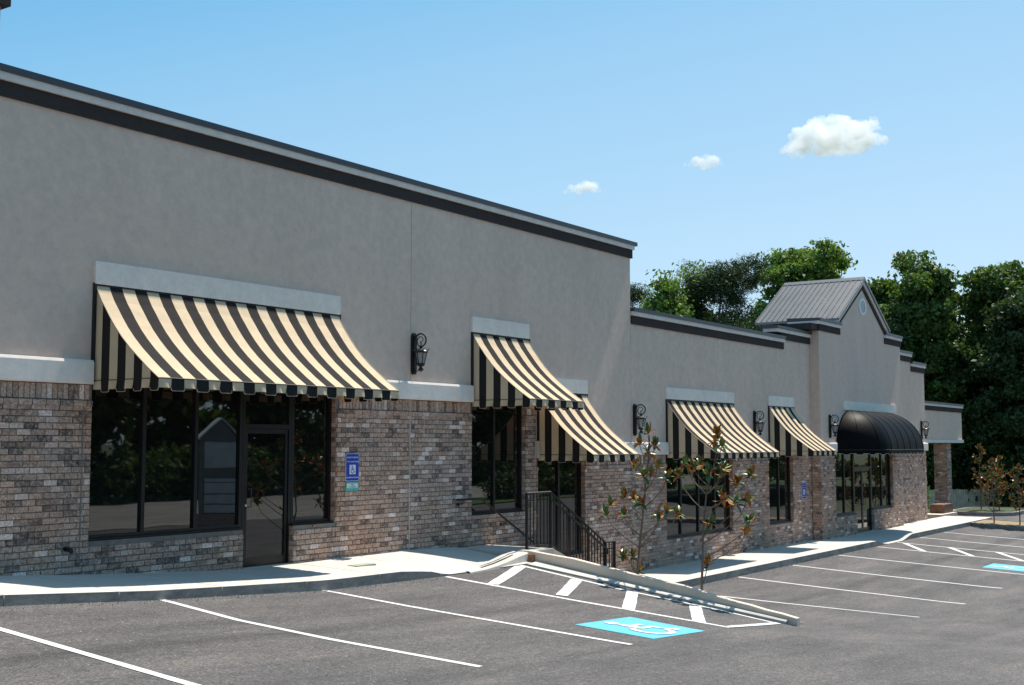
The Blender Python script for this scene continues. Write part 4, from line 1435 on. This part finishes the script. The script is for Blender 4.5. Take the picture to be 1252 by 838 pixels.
def magnolia(label, base, trunk, whorls, dirs_seed, singles=True, nleaf=13, scale=1.0, group=None, green=.38):
    root = thing('magnolia_sapling', label, 'tree', base, group)
    rr = random.Random(dirs_seed)
    bv = Vector(base)
    tp = [bv] + [Vector(p) for p in trunk]
    m = MB(); n = len(tp)
    m.tube(tp, [.026 * scale * (1 - .72 * i / (n - 1)) for i in range(n)], 7)
    m.build('trunk', M['sapling_bark'], root, smooth=True)
    lm = MB()
    for wi, w in enumerate(whorls):
        w = Vector(w)
        # a limb leaves the trunk well below the whorl and curves up to it
        best = None
        for i in range(n - 1):
            for t in (0, .25, .5, .75):
                q = tp[i].lerp(tp[i + 1], t)
                d = (w - q)
                cost = abs(d.z - .55 * Vector((d.x, d.y)).length - .22) + .25 * d.length
                if q.z < w.z + .02 and (best is None or cost < best[0]): best = (cost, q)
        q = best[1] if best else tp[1]
        d = w - q
        c1 = q + Vector((d.x * .45, d.y * .45, d.z * .30)); c2 = q + Vector((d.x * .85, d.y * .85, d.z * .65))
        b = MB(); b.tube([q, c1, c2, w], [.011 * scale, .009 * scale, .007 * scale, .006 * scale], 5); b.build('branch', M['sapling_bark'], root, smooth=True)
        tip = (w - c2).normalized() if (w - c2).length > .01 else Vector((0, 0, 1))
        tip = (tip + Vector((0, 0, .9))).normalized()
        a = tip.orthogonal().normalized(); bb = tip.cross(a)
        nl = nleaf + rr.randint(-1, 2)
        for k in range(nl):
            an = k * 2.4 + rr.uniform(-.3, .3)
            up = rr.choice((rr.uniform(.8, 1.8), rr.uniform(.1, .7), rr.uniform(-.6, .1))) if k > 4 else rr.uniform(1.0, 2.2)
            rad = a * math.cos(an) + bb * math.sin(an)
            X = (rad + tip * up).normalized()
            Y = X.cross(rad * 1.0 - tip * 0 + Vector((.01, .02, 0)))
            if Y.length < .05: Y = X.orthogonal()
            Y.normalize(); 
            # leaf upper face looks towards the shoot tip, rusty face outwards
            Z = X.cross(Y)
            if Z.dot(tip - rad * .9) < 0: Y = -Y; Z = -Z
            if rr.random() < green: Y = -Y; Z = -Z
            s = rr.uniform(.72, 1.12) * scale
            mat = Matrix((X * s, Y * s, Z * s)).transposed().to_4x4()
            p = w - tip * rr.uniform(0, .07) 
            me = LEAF[2] if rr.random() < .10 else LEAF[rr.randint(0, 1)]
            if singles:
                o = bpy.data.objects.new('leaf', me); col.objects.link(o); o.parent = root
                o.matrix_local = Matrix.Translation(p - bv) @ mat
            else:
                mt = Matrix.Translation(p) @ mat
                for pp in me.polygons:
                    vs = [tuple(mt @ me.vertices[i].co) for i in pp.vertices]
                    lm.add(vs, [tuple(range(len(vs)))], pp.material_index)
    if not singles:
        lm.build('foliage', [M['mag_top'], M['mag_under']], root, fix=False, kind='stuff')
    return root
W1 = [(19.1, 10.18, 0.24), (19.33, 10.48, 0.03), (19.2, 10.09, 0.01), (19.38, 10.33, -0.1), (19.4, 10.61, -0.39), (18.96, 10.2, -0.51), (18.92, 9.9, -0.37), (19.56, 10.37, -0.52), (19.11, 9.82, -0.56), (19.09, 10.66, -0.88), (19.68, 10.79, -0.96), (19.28, 10.42, -1.01), (19.56, 11.21, -1.08), (19.28, 11.15, -1.24), (19.41, 10.86, -1.26), (19.03, 9.93, -1.21), (19.4, 9.97, -1.14), (19.58, 9.86, -1.22), (19.32, 10.8, -1.98), (19.49, 10.71, -1.98), (19.43, 10.56, -2.2)]
magnolia('rusty leaved magnolia sapling just right of the stair railing', (19.05, 10.45, zg(19.05, 10.45) + .0), [(19.1, 10.4, -2.1), (19.4, 10.52, -1.75), (19.35, 10.43, -1.28), (19.17, 10.27, -0.7), (19.08, 10.15, -0.2), (19.1, 10.15, .15)], W1, 4)
W2 = [(19.38, 8.98, 0.2), (19.08, 8.76, -0.0), (19.27, 8.97, 0.09), (19.39, 9.6, -0.34), (19.26, 9.27, -0.3), (19.42, 9.74, -0.55), (19.02, 8.7, -0.36), (19.33, 8.86, -0.5), (19.06, 8.25, -0.48), (19.43, 8.64, -0.64), (19.39, 8.92, -0.9), (18.79, 8.39, -0.94), (18.82, 8.2, -0.9), (18.88, 8.21, -1.24), (19.46, 8.5, -1.47), (19.05, 8.96, -1.31), (19.2, 9.12, -2.03), (18.95, 9.22, -0.39), (19.11, 9.04, -0.46)]
magnolia('rusty leaved magnolia sapling in front of the window under the wide awning', (19.0, 9.12, zg(19.0, 9.12)), [(19.0, 9.13, -2.4), (19.02, 9.12, -1.94), (19.14, 9.16, -1.45), (19.16, 9.1, -0.86), (19.28, 9.0, -0.32), (19.25, 8.91, 0.05)], W2, 9)
def rand_whorls(base, h, n, seed, spread=.5):
    rr = random.Random(seed); out = []
    for i in range(n):
        t = rr.uniform(.28, 1)
        r = spread * math.sin(math.pi * min(1, t * .82 + .1)) * rr.uniform(.3, 1.1)
        a = rr.uniform(0, 6.28)
        out.append((base[0] + r * math.cos(a), base[1] + r * math.sin(a), base[2] + h * t))
    return out
for i, (bx, by, h, lab) in enumerate([(49.2, 11.35, 2.45, 'small magnolia sapling in the mulch island, the left one of two near the kerb'),
                                      (49.2, 10.42, 2.2, 'small magnolia sapling in the mulch island, the right one of two at the photo edge'),
                                      (57.3, 13.75, 2.9, 'thin magnolia sapling on the far grassy island, in front of the fence'),
                                      (57.6, 13.05, 2.5, 'smaller magnolia sapling beside it on the far grassy island, right of the thin one')]):
    bz = zg(bx, by) + (.12)
    b = (bx, by, bz)
    magnolia(lab, b, [(bx + .02, by, bz + h * .35), (bx - .02, by + .03, bz + h * .7), (bx, by, bz + h)], rand_whorls(b, h, 30 if i < 2 else 20, 30 + i, .50), 40 + i, singles=False, nleaf=9, scale=1.05, green=.8)

# ------------------------------------------------------------------ far islands, fence, block
def island(name, label, x0, x1, ya, yb, mat, hh=.15, rnd=.8):
    pts = []
    for cx, cy, a0 in ((x1 - rnd, ya - rnd, 0), (x0 + rnd, ya - rnd, 90), (x0 + rnd, yb + rnd, 180), (x1 - rnd, yb + rnd, 270)):
        for k in range(5):
            a = R(a0 + 22.5 * k); pts.append((cx + rnd * math.cos(a), cy + rnd * math.sin(a)))
    root = thing(name, label, 'kerb island', ((x0 + x1) / 2, (ya + yb) / 2, zg(x0, ya)))
    m = MB(); n = len(pts); cx = (x0 + x1) / 2; cy = (ya + yb) / 2
    def inn(p, d):
        v = Vector((p[0] - cx, p[1] - cy)); return (cx + v.x * (1 - d / max(abs(x1 - x0) / 2, .1)), cy + v.y * (1 - d / max(abs(ya - yb) / 2, .1)))
    for p in pts: m.v.append((p[0], p[1], zg(*p) - .05))
    for p in pts: m.v.append((p[0], p[1], zg(*p) + hh))
    for p in pts: q = inn(p, .15); m.v.append((q[0], q[1], zg(*p) + hh))
    for p in pts: q = inn(p, .15); m.v.append((q[0], q[1], zg(*p) + hh - .06))
    for i in range(n):
        j = (i + 1) % n
        for k in range(3): m.f.append((k * n + i, k * n + j, (k + 1) * n + j, (k + 1) * n + i)); m.mi.append(0)
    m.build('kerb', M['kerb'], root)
    m = MB()
    for p in pts: q = inn(p, .14); m.v.append((q[0], q[1], zg(*p) + hh - .02))
    m.v.append((cx, cy, zg(cx, cy) + hh + .06))
    for i in range(n): m.f.append((i, (i + 1) % n, n)); m.mi.append(0)
    m.build('bed', mat, root)
    return root
island('kerb_island', 'long mulch covered kerb island at the end of the lower bays', 48.3, 51.0, 12.35, 2.0, M['mulch'])
island('kerb_island', 'grassy rounded kerb island in front of the wooden fence', 55.6, 60.5, 14.95, 12.1, M['ground'], .16, 1.2)
m = MB(); m.bevbox(51.95, 54.4, 14.05, 14.85, -3.15, -2.92, .02); tag(m.build('concrete_ledge', M['wall_concrete'], None), 'low concrete ledge at the foot of the portico pillar', 'ledge')
m = MB(); m.bevbox(52.9, 54.3, 14.2, 14.8, -2.92, -2.55, .09); tag(m.build('brown_block', M['brown_block'], None), 'rust brown rounded block resting on the low ledge by the pillar', 'block')

fen = thing('picket_fence', 'weathered wooden dog eared fence beyond the far island', 'fence', (80.5, 18.0, -4.8))
fa, fb = Vector((73.5, 28.2)), Vector((86.0, 9.8))
L = (fb - fa).length; dv = (fb - fa) / L; nv = Vector((-dv.y, dv.x))
m = MB(); s = 0.0; i = 0
while s < L:
    p = fa + dv * s; w = .135; z0 = -4.85; z1 = -2.82 + random.uniform(-.03, .03); off = nv * random.uniform(-.008, .008) 
    q = p + dv * w; a = p + off; b = q + off; t = nv * .02
    top = [(a.x + dv.x * .03, a.y + dv.y * .03), (b.x - dv.x * .03, b.y - dv.y * .03)]
    vs = []
    for sg in (0, 1):
        ox, oy = t.x * sg, t.y * sg
        vs += [(a.x + ox, a.y + oy, z0), (b.x + ox, b.y + oy, z0), (b.x + ox, b.y + oy, z1 - .05), (top[1][0] + ox, top[1][1] + oy, z1), (top[0][0] + ox, top[0][1] + oy, z1), (a.x + ox, a.y + oy, z1 - .05)]
    m.add(vs, [(0, 1, 2, 3, 4, 5), (11, 10, 9, 8, 7, 6)] + [(k, 6 + k, 6 + (k + 1) % 6, (k + 1) % 6) for k in range(6)])
    s += .150; i += 1
m.build('pickets', M['fence'], fen, kind='stuff')
for zz in (-4.4, -3.2):
    m = MB(); m.tube([(fa.x + .07, fa.y + .07, zz), (fb.x + .07, fb.y + .07, zz)], .04, 4); m.build('stringer_rail', M['fence'], fen)

# ------------------------------------------------------------------ trees
def leaf_cloud(name, mat, parent, blobs, n, size, flat=0.0, spiky=False, cluster=0):
    """blobs: (cx,cy,cz,rx,ry,rz) world; leaves are little rhombi spread through and over every blob"""
    vol = np.array([b[3] * b[4] + b[4] * b[5] + b[3] * b[5] for b in blobs]); vol = vol / vol.sum()
    idx = rng.choice(len(blobs), n, p=vol)
    B = np.array(blobs)[idx]
    d = rng.normal(size=(n, 3)); d /= np.linalg.norm(d, axis=1)[:, None]
    rad = rng.uniform(.35, 1.15, n) ** .6
    tight = .27 + size * .85
    lump = 1 + .16 * np.sin(d[:, 0] * 6 + idx * 1.7) * np.sin(d[:, 1] * 5 + idx) + .10 * np.sin(d[:, 2] * 9 + idx * 2.3)
    c = B[:, :3] + d * B[:, 3:6] * (rad * lump)[:, None]
    if cluster:
        k = max(8, n // cluster)
        pick = rng.integers(0, k, n)
        sc_ = tight * rng.uniform(.55, 1.5, k)[pick]
        off = np.clip(rng.normal(size=(n, 3)), -1.5, 1.5) * np.array([1, 1, .55])
        c = c[pick] + off * sc_[:, None]
        d = d[pick] * .6 + off * .35
    nrm = d * .6 + rng.normal(size=(n, 3)) * .75 + np.array([0, 0, .35]); nrm /= np.linalg.norm(nrm, axis=1)[:, None]
    a = np.cross(nrm, rng.normal(size=(n, 3))); a /= np.linalg.norm(a, axis=1)[:, None]
    b = np.cross(nrm, a)
    s = size * rng.uniform(.6, 1.35, n)[:, None]
    asp = .18 if spiky else .62
    V = np.empty((n, 4, 3))
    V[:, 0] = c - a * s; V[:, 1] = c - b * s * asp + nrm * s * .12; V[:, 2] = c + a * s; V[:, 3] = c + b * s * asp + nrm * s * .12
    base = np.array(world_of(parent)) if parent else 0
    V = (V - base).reshape(-1, 3)
    me = bpy.data.meshes.new(name)
    me.vertices.add(4 * n); me.vertices.foreach_set('co', V.astype(np.float32).ravel())
    me.loops.add(4 * n); me.loops.foreach_set('vertex_index', np.arange(4 * n, dtype=np.int32))
    me.polygons.add(n); me.polygons.foreach_set('loop_start', np.arange(0, 4 * n, 4, dtype=np.int32)); me.polygons.foreach_set('loop_total', np.full(n, 4, dtype=np.int32))
    me.materials.append(mat); me.update(calc_edges=True); me.validate()
    o = bpy.data.objects.new(name, me); col.objects.link(o)
    if parent: o.parent = parent
    return o

def tree(label, x, y, ztop, half, zlow, mat, seed, n=16000, size=.22, kind='broad', name='background_tree', group='trees behind the shop row', zbase=-5):
    rr = random.Random(seed)
    root = thing(name, label, 'tree', (x, y, zbase), group)
    H = ztop - zlow
    blobs = []
    nb = 46 if kind != 'pine' else 34
    for i in range(nb):
        t = (i + .5) / nb
        if kind == 'cone': env = (1 - t) ** .75 * 1.05 + .10
        elif kind == 'pine': env = math.sin(math.pi * (t * .80 + .16)) ** .6
        elif kind == 'round': env = math.sin(math.pi * (t * .86 + .10)) ** .65
        else: env = math.sin(math.pi * (t * .80 + .14)) ** .55
        z = zlow + H * t * .93
        r = half * env
        a = i * 2.4 + rr.uniform(-.5, .5)
        q = rr.uniform(.35, .82) if i < nb - 2 else rr.uniform(0, .3)
        br = half * rr.uniform(.17, .36) * (1 if kind != 'cone' else .45 + .75 * env)
        blobs.append((x + r * q * math.cos(a), y + r * q * math.sin(a), z, br, br, br * (rr.uniform(.50, .80) if kind != 'pine' else rr.uniform(.30, .48))))
    for k in range(9 if kind != 'cone' else 3):    # upper sprays that break the outline
        a = rr.uniform(0, 6.28); q = half * rr.uniform(.1, .85)
        br = half * rr.uniform(.09, .17)
        blobs.append((x + q * math.cos(a), y + q * math.sin(a), ztop - br * .9 - rr.uniform(0, .14) * H, br, br, br * 1.15))
    leaf_cloud('crown', mat, root, blobs, n, size, spiky=(kind == 'pine'), cluster=95)
    m = MB()
    th = zlow + H * .8
    pts = [(x, y, zbase), (x + .1 * rr.uniform(-1, 1), y, zbase + (th - zbase) * .35), (x + .3 * rr.uniform(-1, 1), y + .2, zbase + (th - zbase) * .7), (x + .2, y, th)]
    tr = max(.12, half * .075)
    m.tube(pts, [tr, tr * .8, tr * .5, tr * .15], 7)
    for b in blobs[::2]:
        zc = max(zbase + 1.5, b[2] - H * .16)
        f = min(1, (zc - zbase) / (th - zbase))
        m.tube([(x + .2 * f, y, zc), ((x + b[0]) / 2, (y + b[1]) / 2, (zc + b[2]) / 2 + .1), (b[0], b[1], b[2])], [tr * .32 * (1.2 - f), tr * .2 * (1.2 - f), tr * .08], 5)
    m.build('trunk', M['bark'], root, smooth=True)
    return root
TR = [
    (65.0, 35.6, 9.9, 1.6, 2.0, 'leaf_pine', 'pine', 9000, .17, 'small dark pine crown touching the corner of the tall building'),
    (62.3, 31.9, 10.1, 2.2, 0.5, 'leaf_light', 'cone', 11000, .20, 'pointed light green tree right of the tall building corner'),
    (66.6, 32.4, 9.6, 2.0, 1.0, 'leaf_mid', 'cone', 9000, .2, 'narrow mid green tree between the pointed one and the big pine'),
    (65.8, 30.2, 10.9, 3.1, 2.2, 'leaf_pine', 'pine', 22000, .19, 'broad dark pine left of the tallest bright tree'),
    (80.6, 31.2, 14.3, 4.6, 0.0, 'leaf_light', 'broad', 26000, .26, 'tallest bright green tree left behind the metal roof'),
    (84.3, 26.4, 11.7, 2.6, 0.0, 'leaf_mid', 'round', 12000, .25, 'mid green tree just right of the gable peak'),
    (88.5, 23.0, 8.9, 2.8, -3.5, 'leaf_dark', 'broad', 14000, .28, 'deep green tree in the gap right of the gable'),
    (80.6, 22.2, 12.4, 3.2, -3.0, 'leaf_mid', 'broad', 24000, .25, 'tall twin topped green tree above the stepped parapet'),
    (83.6, 18.6, 12.5, 2.9, -3.0, 'leaf_mid', 'broad', 22000, .25, 'tall leafy tree above the portico'),
    (79.0, 15.6, 9.6, 3.4, -3.5, 'leaf_dark', 'broad', 24000, .25, 'dark dense tree at the right edge of the photo'),
    (86.6, 13.0, 11.0, 4.0, -3.5, 'leaf_mid', 'broad', 20000, .28, 'wide green tree standing behind the dark one at the right edge'),
    (78.4, 24.6, 8.6, 2.6, -3.5, 'leaf_dark', 'broad', 16000, .24, 'shady tree directly behind the right end of the parapet'),
    (81.5, 20.2, 6.2, 3.3, -4.2, 'leaf_dark', 'round', 18000, .24, 'low dark tree filling in behind the fence and the pillar'),
    (80.8, 14.4, 5.0, 3.6, -4.4, 'leaf_dark', 'round', 18000, .24, 'low dark tree behind the fence at the right'),
    (84.5, 17.0, 4.5, 3.8, -4.6, 'leaf_dark', 'round', 16000, .26, 'low shady tree in the middle behind the fence'),
    (88.0, 20.0, 7.5, 5.5, -4.6, 'leaf_dark', 'round', 16000, .34, 'broad dark tree far back behind the fence'),
    (92.0, 12.0, 7.5, 6.0, -4.6, 'leaf_dark', 'round', 16000, .36, 'broad dark tree far back at the right edge'),
    (76.0, 27.5, 4.0, 2.8, -4.0, 'leaf_mid', 'round', 9000, .24, 'leafy tree seen under the portico beside the pillar'),
    (84.0, 37.0, 7.0, 4.5, -1.0, 'leaf_mid', 'round', 12000, .30, 'rounded green tree low behind the broad pine'),
    (72.0, 38.0, 8.0, 3.9, -1.0, 'leaf_light', 'round', 11000, .27, 'light green tree low behind the parapet near the tall building'),
    (78.0, 32.0, 8.4, 4.2, -1.0, 'leaf_mid', 'round', 15000, .27, 'green tree low between the pine and the metal roof'),
    (74.0, 36.0, 8.6, 3.6, -1.0, 'leaf_dark', 'round', 12000, .27, 'shaded green tree low behind the pointed light green one'),
    (82.0, 26.0, 9.3, 3.4, -2.0, 'leaf_mid', 'round', 14000, .26, 'full green tree directly behind the metal roofed gable'),
]
for i, (x, y, zt, hw, zl, mt, kd, n, sz, lab) in enumerate(TR):
    tree(lab, x, y, zt, hw, zl, M[mt], 100 + i, int(n * 2.0), sz * .62, kd)
b = thing('shrub', 'bright green shrub glimpsed between the brick corner and the pillar', 'shrub', (64.5, 19.3, -4.0))
leaf_cloud('foliage', M['leaf_light'], b, [(64.5, 19.3, -2.6, 1.1, 1.1, 1.2), (64.9, 19.6, -1.2, .8, .8, 1.0), (64.2, 19.2, -1.6, .8, .8, .8)], 5000, .12)

# ------------------------------------------------------------------ across the street (seen mirrored in the shop glass)
leaf_h = thing('hedge', 'long leafy hedge across the street, mirrored in the shop windows', 'hedge', (40, -27, -3.1))
bl = []
for x in frange(14, 150, 1.5):
    bl.append((x + rng.uniform(-.4, .4), -26.6 + rng.uniform(-.5, .5), -1.7 + rng.uniform(-.2, .3), 1.2, 1.2, 1.35))
leaf_cloud('foliage', M['leaf_mid'], leaf_h, bl, 60000, .20)
for i, (x, y, zt, hw) in enumerate([(-16, 16, 13, 6), (-18, 7, 14, 6), (-17, -3, 12, 5.5), (-14, -13, 13, 6)]):  # added trees out of view, blocking skylight from the left
    tree('unseen tree added to cut skylight at the near end of the lot, %s counting from the building' % ('first second third fourth'.split()[i]), x, y, zt, hw, -1.5, M['leaf_dark'], 500 + i, 6000, .5, 'broad', group='unseen trees added to cut skylight at the near end', name='street_tree', zbase=-2.0)
for i, (x, y, zt, hw) in enumerate([(16, -31, 9, 4), (24, -30, 11, 4.5), (33, -31, 9.5, 4.2), (41, -30, 12, 4.6), (50, -31, 10, 4.4), (58, -30, 8, 4), (67, -31, 11, 5), (78, -30, 10, 5), (90, -30, 12, 6), (104, -30, 11, 6.5), (120, -30, 12, 7), (138, -30, 12, 8)]):
    tree('leafy tree across the street, mirrored in the windows, number %s from the left' % ('one two three four five six seven eight nine ten eleven twelve'.split()[i]), x, y, zt, hw, -1.5, M['leaf_dark' if i % 2 else 'leaf_mid'], 300 + i, 6500, .38, 'broad', group='trees across the street', name='street_tree', zbase=-3.1)
grid_sheet('grass_verge', frange(46, 150, 5), [-13.5, -12, -9.2], lambda x, y: -3.03, M['lawn'])
for i in range(9):
    x = 46 + i * 9 + rng.uniform(-2, 2)
    b = thing('shrub', 'rounded shrub on the street verge, mirrored in the windows, %s along the row' % ('first second third fourth fifth sixth seventh eighth ninth'.split()[i]), 'shrub', (x, -11.4, -3.05), 'shrubs on the street verge')
    leaf_cloud('foliage', M['leaf_dark'], b, [(x, -11.4, -2.4, 2.2, 1.0, .8), (x + 1.5, -11.2, -2.5, 1.4, .9, .7)], 2500, .12)
# loose grit and stone chips gathered along the kerb foot and across the bays
m = MB(); rg = random.Random(77)
def chip(x, y, r):
    z = zg(x, y) + .003
    a = rg.uniform(0, 6.28)
    p = [(x + r * math.cos(a + k * 2.09) * rg.uniform(.7, 1.2), y + r * math.sin(a + k * 2.09) * rg.uniform(.7, 1.2), z - .004) for k in range(3)]
    p.append((x, y, z + r * rg.uniform(.5, 1.0)))
    m.add(p, [(0, 1, 3), (1, 2, 3), (2, 0, 3)])
for i in range(900): chip(rg.uniform(7, 15.4), 12.05 - abs(rg.gauss(0, .11)) - .02, rg.uniform(.004, .016))
for i in range(500): chip(rg.uniform(21, 37), 12.05 - abs(rg.gauss(0, .12)) - .02, rg.uniform(.006, .018))
for i in range(450): chip(rg.uniform(15.8, 18.1), zz_ if False else rg.uniform(7.5, 12), rg.uniform(.004, .012))
for i in range(700): chip(rg.uniform(6.5, 30), rg.uniform(5, 12), rg.uniform(.004, .010))
gq = m.build('stone_grit', M['grit'], None, fix=True, kind='stuff'); tag(gq, 'loose pale stone grit scattered along the kerb and over the parking bays', 'grit')
mon = thing('monument_sign', 'tall gabled tenant sign with pale blank panels, mirrored in the large window', 'sign', (27.9, -3.0, -3.1))
def mrot(m):
    a = R(28); c, s = math.cos(a), math.sin(a)
    m.v = [(x * .78, y * .8, z) for x, y, z in m.v]
    m.v = [(27.9 + x * c - y * s, -3.0 + x * s + y * c, z) for x, y, z in m.v]
    return m
m = MB(); m.box(-.85, .85, -.4, .4, -3.15, -2.3); mrot(m).build('sign_base', M['brick'], mon)
m = MB(); m.box(-.75, .75, -.3, .3, -2.29, .15); m.prism_xz([(-.78, .151), (.78, .151), (0, .75)], -.3, .3); mrot(m).build('sign_cabinet', M['sign_dark'], mon)
m = MB()
for sg in (-1, 1): m.prism_xz([(sg * .92, .10), (0, .80), (0, .87), (sg * .98, .14)], -.38, .38)
mrot(m).build('sign_roof', M['white'], mon)
for z0, z1 in ((-.75, .05), (-1.25, -1.12), (-1.62, -1.28), (-1.95, -1.66), (-2.26, -1.99)):
    m = MB(); m.box(-.66, .66, .301, .33, z0, z1); mrot(m).build('tenant_panel', M['sign_stone'], mon)

# ------------------------------------------------------------------ clouds: real puffs of water haze far away
cm = bpy.data.materials.new("cloud_vapour"); cm.use_nodes = True
cn = cm.node_tree; cn.nodes.remove(cn.nodes['Principled BSDF'])
pv = cn.nodes.new('ShaderNodeVolumePrincipled')
pv.inputs['Color'].default_value = (1, 1, 1, 1); pv.inputs['Density'].default_value = .05; pv.inputs['Anisotropy'].default_value = 0.0
tcx = cn.nodes.new('ShaderNodeTexCoord'); cnz = N(cn, 'ShaderNodeTexNoise', Scale=0.045, Detail=5, Roughness=0.6)
cn.links.new(tcx.outputs['Object'], cnz.inputs['Vector'])
crp = ramp(cn, [(0.40, 0.004), (0.62, 0.085)]); cn.links.new(cnz.outputs['Fac'], crp.inputs[0])
cn.links.new(crp.outputs[0], pv.inputs['Density'])
cn.links.new(pv.outputs[0], cn.nodes['Material Output'].inputs['Volume'])
def cloud(label, d, dist, w, h, seed, n=26, vox=3.0, tail=0):
    rr = random.Random(seed)
    c = Vector(d).normalized() * dist
    rt = Vector((d[1], -d[0], 0)).normalized(); upv = Vector((0, 0, 1)); dp = rt.cross(upv)
    bm = bmesh.new()
    for i in range(n):
        low_row = i < n * .45
        t = -1 + 2 * (i + .5) / (n * .45) if low_row else rr.uniform(-.62, .68)
        env = max(.10, (1 - abs(t) ** 2.2))
        r = h * (.11 + .24 * env) * rr.uniform(.7, 1.1)
        z = -h * .5 + r * .85 + (0 if low_row else rr.uniform(.3, 1) * max(0, h * env * .98 - 1.8 * r))
        p = rt * (t * w * .46) + upv * z + dp * rr.uniform(-.2, .2) * w
        mt = Matrix.Translation(c + p) @ Matrix.Diagonal((r * 1.35, r * 1.35, r, 1))
        bmesh.ops.create_icosphere(bm, subdivisions=3, radius=1, matrix=mt)
    for k in range(tail):
        p = rt * (w * rr.uniform(.18, .50)) + upv * h * rr.uniform(.12, .42) + dp * rr.uniform(-.05, .05) * w
        mt = Matrix.Translation(c + p) @ Matrix.Diagonal((h * .16, h * .16, h * .05, 1))
        bmesh.ops.create_icosphere(bm, subdivisions=2, radius=1, matrix=mt)
    me = bpy.data.meshes.new('cloud'); bm.to_mesh(me); bm.free()
    o = bpy.data.objects.new('cloud', me); col.objects.link(o)
    rm = o.modifiers.new('r', 'REMESH'); rm.mode = 'VOXEL'; rm.voxel_size = vox
    dg = bpy.context.evaluated_depsgraph_get()
    me2 = bpy.data.meshes.new_from_object(o.evaluated_get(dg)); o.modifiers.clear(); o.data = me2
    co = np.empty(len(me2.vertices) * 3, np.float32); me2.vertices.foreach_get('co', co); co = co.reshape(-1, 3)
    nn = np.empty(len(me2.vertices) * 3, np.float32); me2.vertices.foreach_get('normal', nn); nn = nn.reshape(-1, 3)
    for i in range(len(co)):
        q = Vector(co[i] - np.array(c))
        f = noise.fractal(q / (h * .16) + Vector((seed, 0, 0)), .7, 2.1, 4)
        co[i] += nn[i] * f * h * .085
    me2.vertices.foreach_set('co', co.ravel()); me2.update()
    # origin at the cloud
    me2.transform(Matrix.Translation(-c)); o.location = c
    me2.materials.clear(); me2.materials.append(cm)
    tag(o, label, 'cloud')
cloud('largest white puffy cloud, high at the right', (.918, .325, .2425), 2000, 165, 54, 3, 38, 2.2, 8)
cloud('small thin white cloud between the largest and the lowest one', (.881, .415, .226), 2000, 80, 22, 8, 18, 1.3)
cloud('small white cloud lowest in the sky, above the tall roofline', (.838, .504, .209), 2000, 72, 22, 15, 16, 1.3)
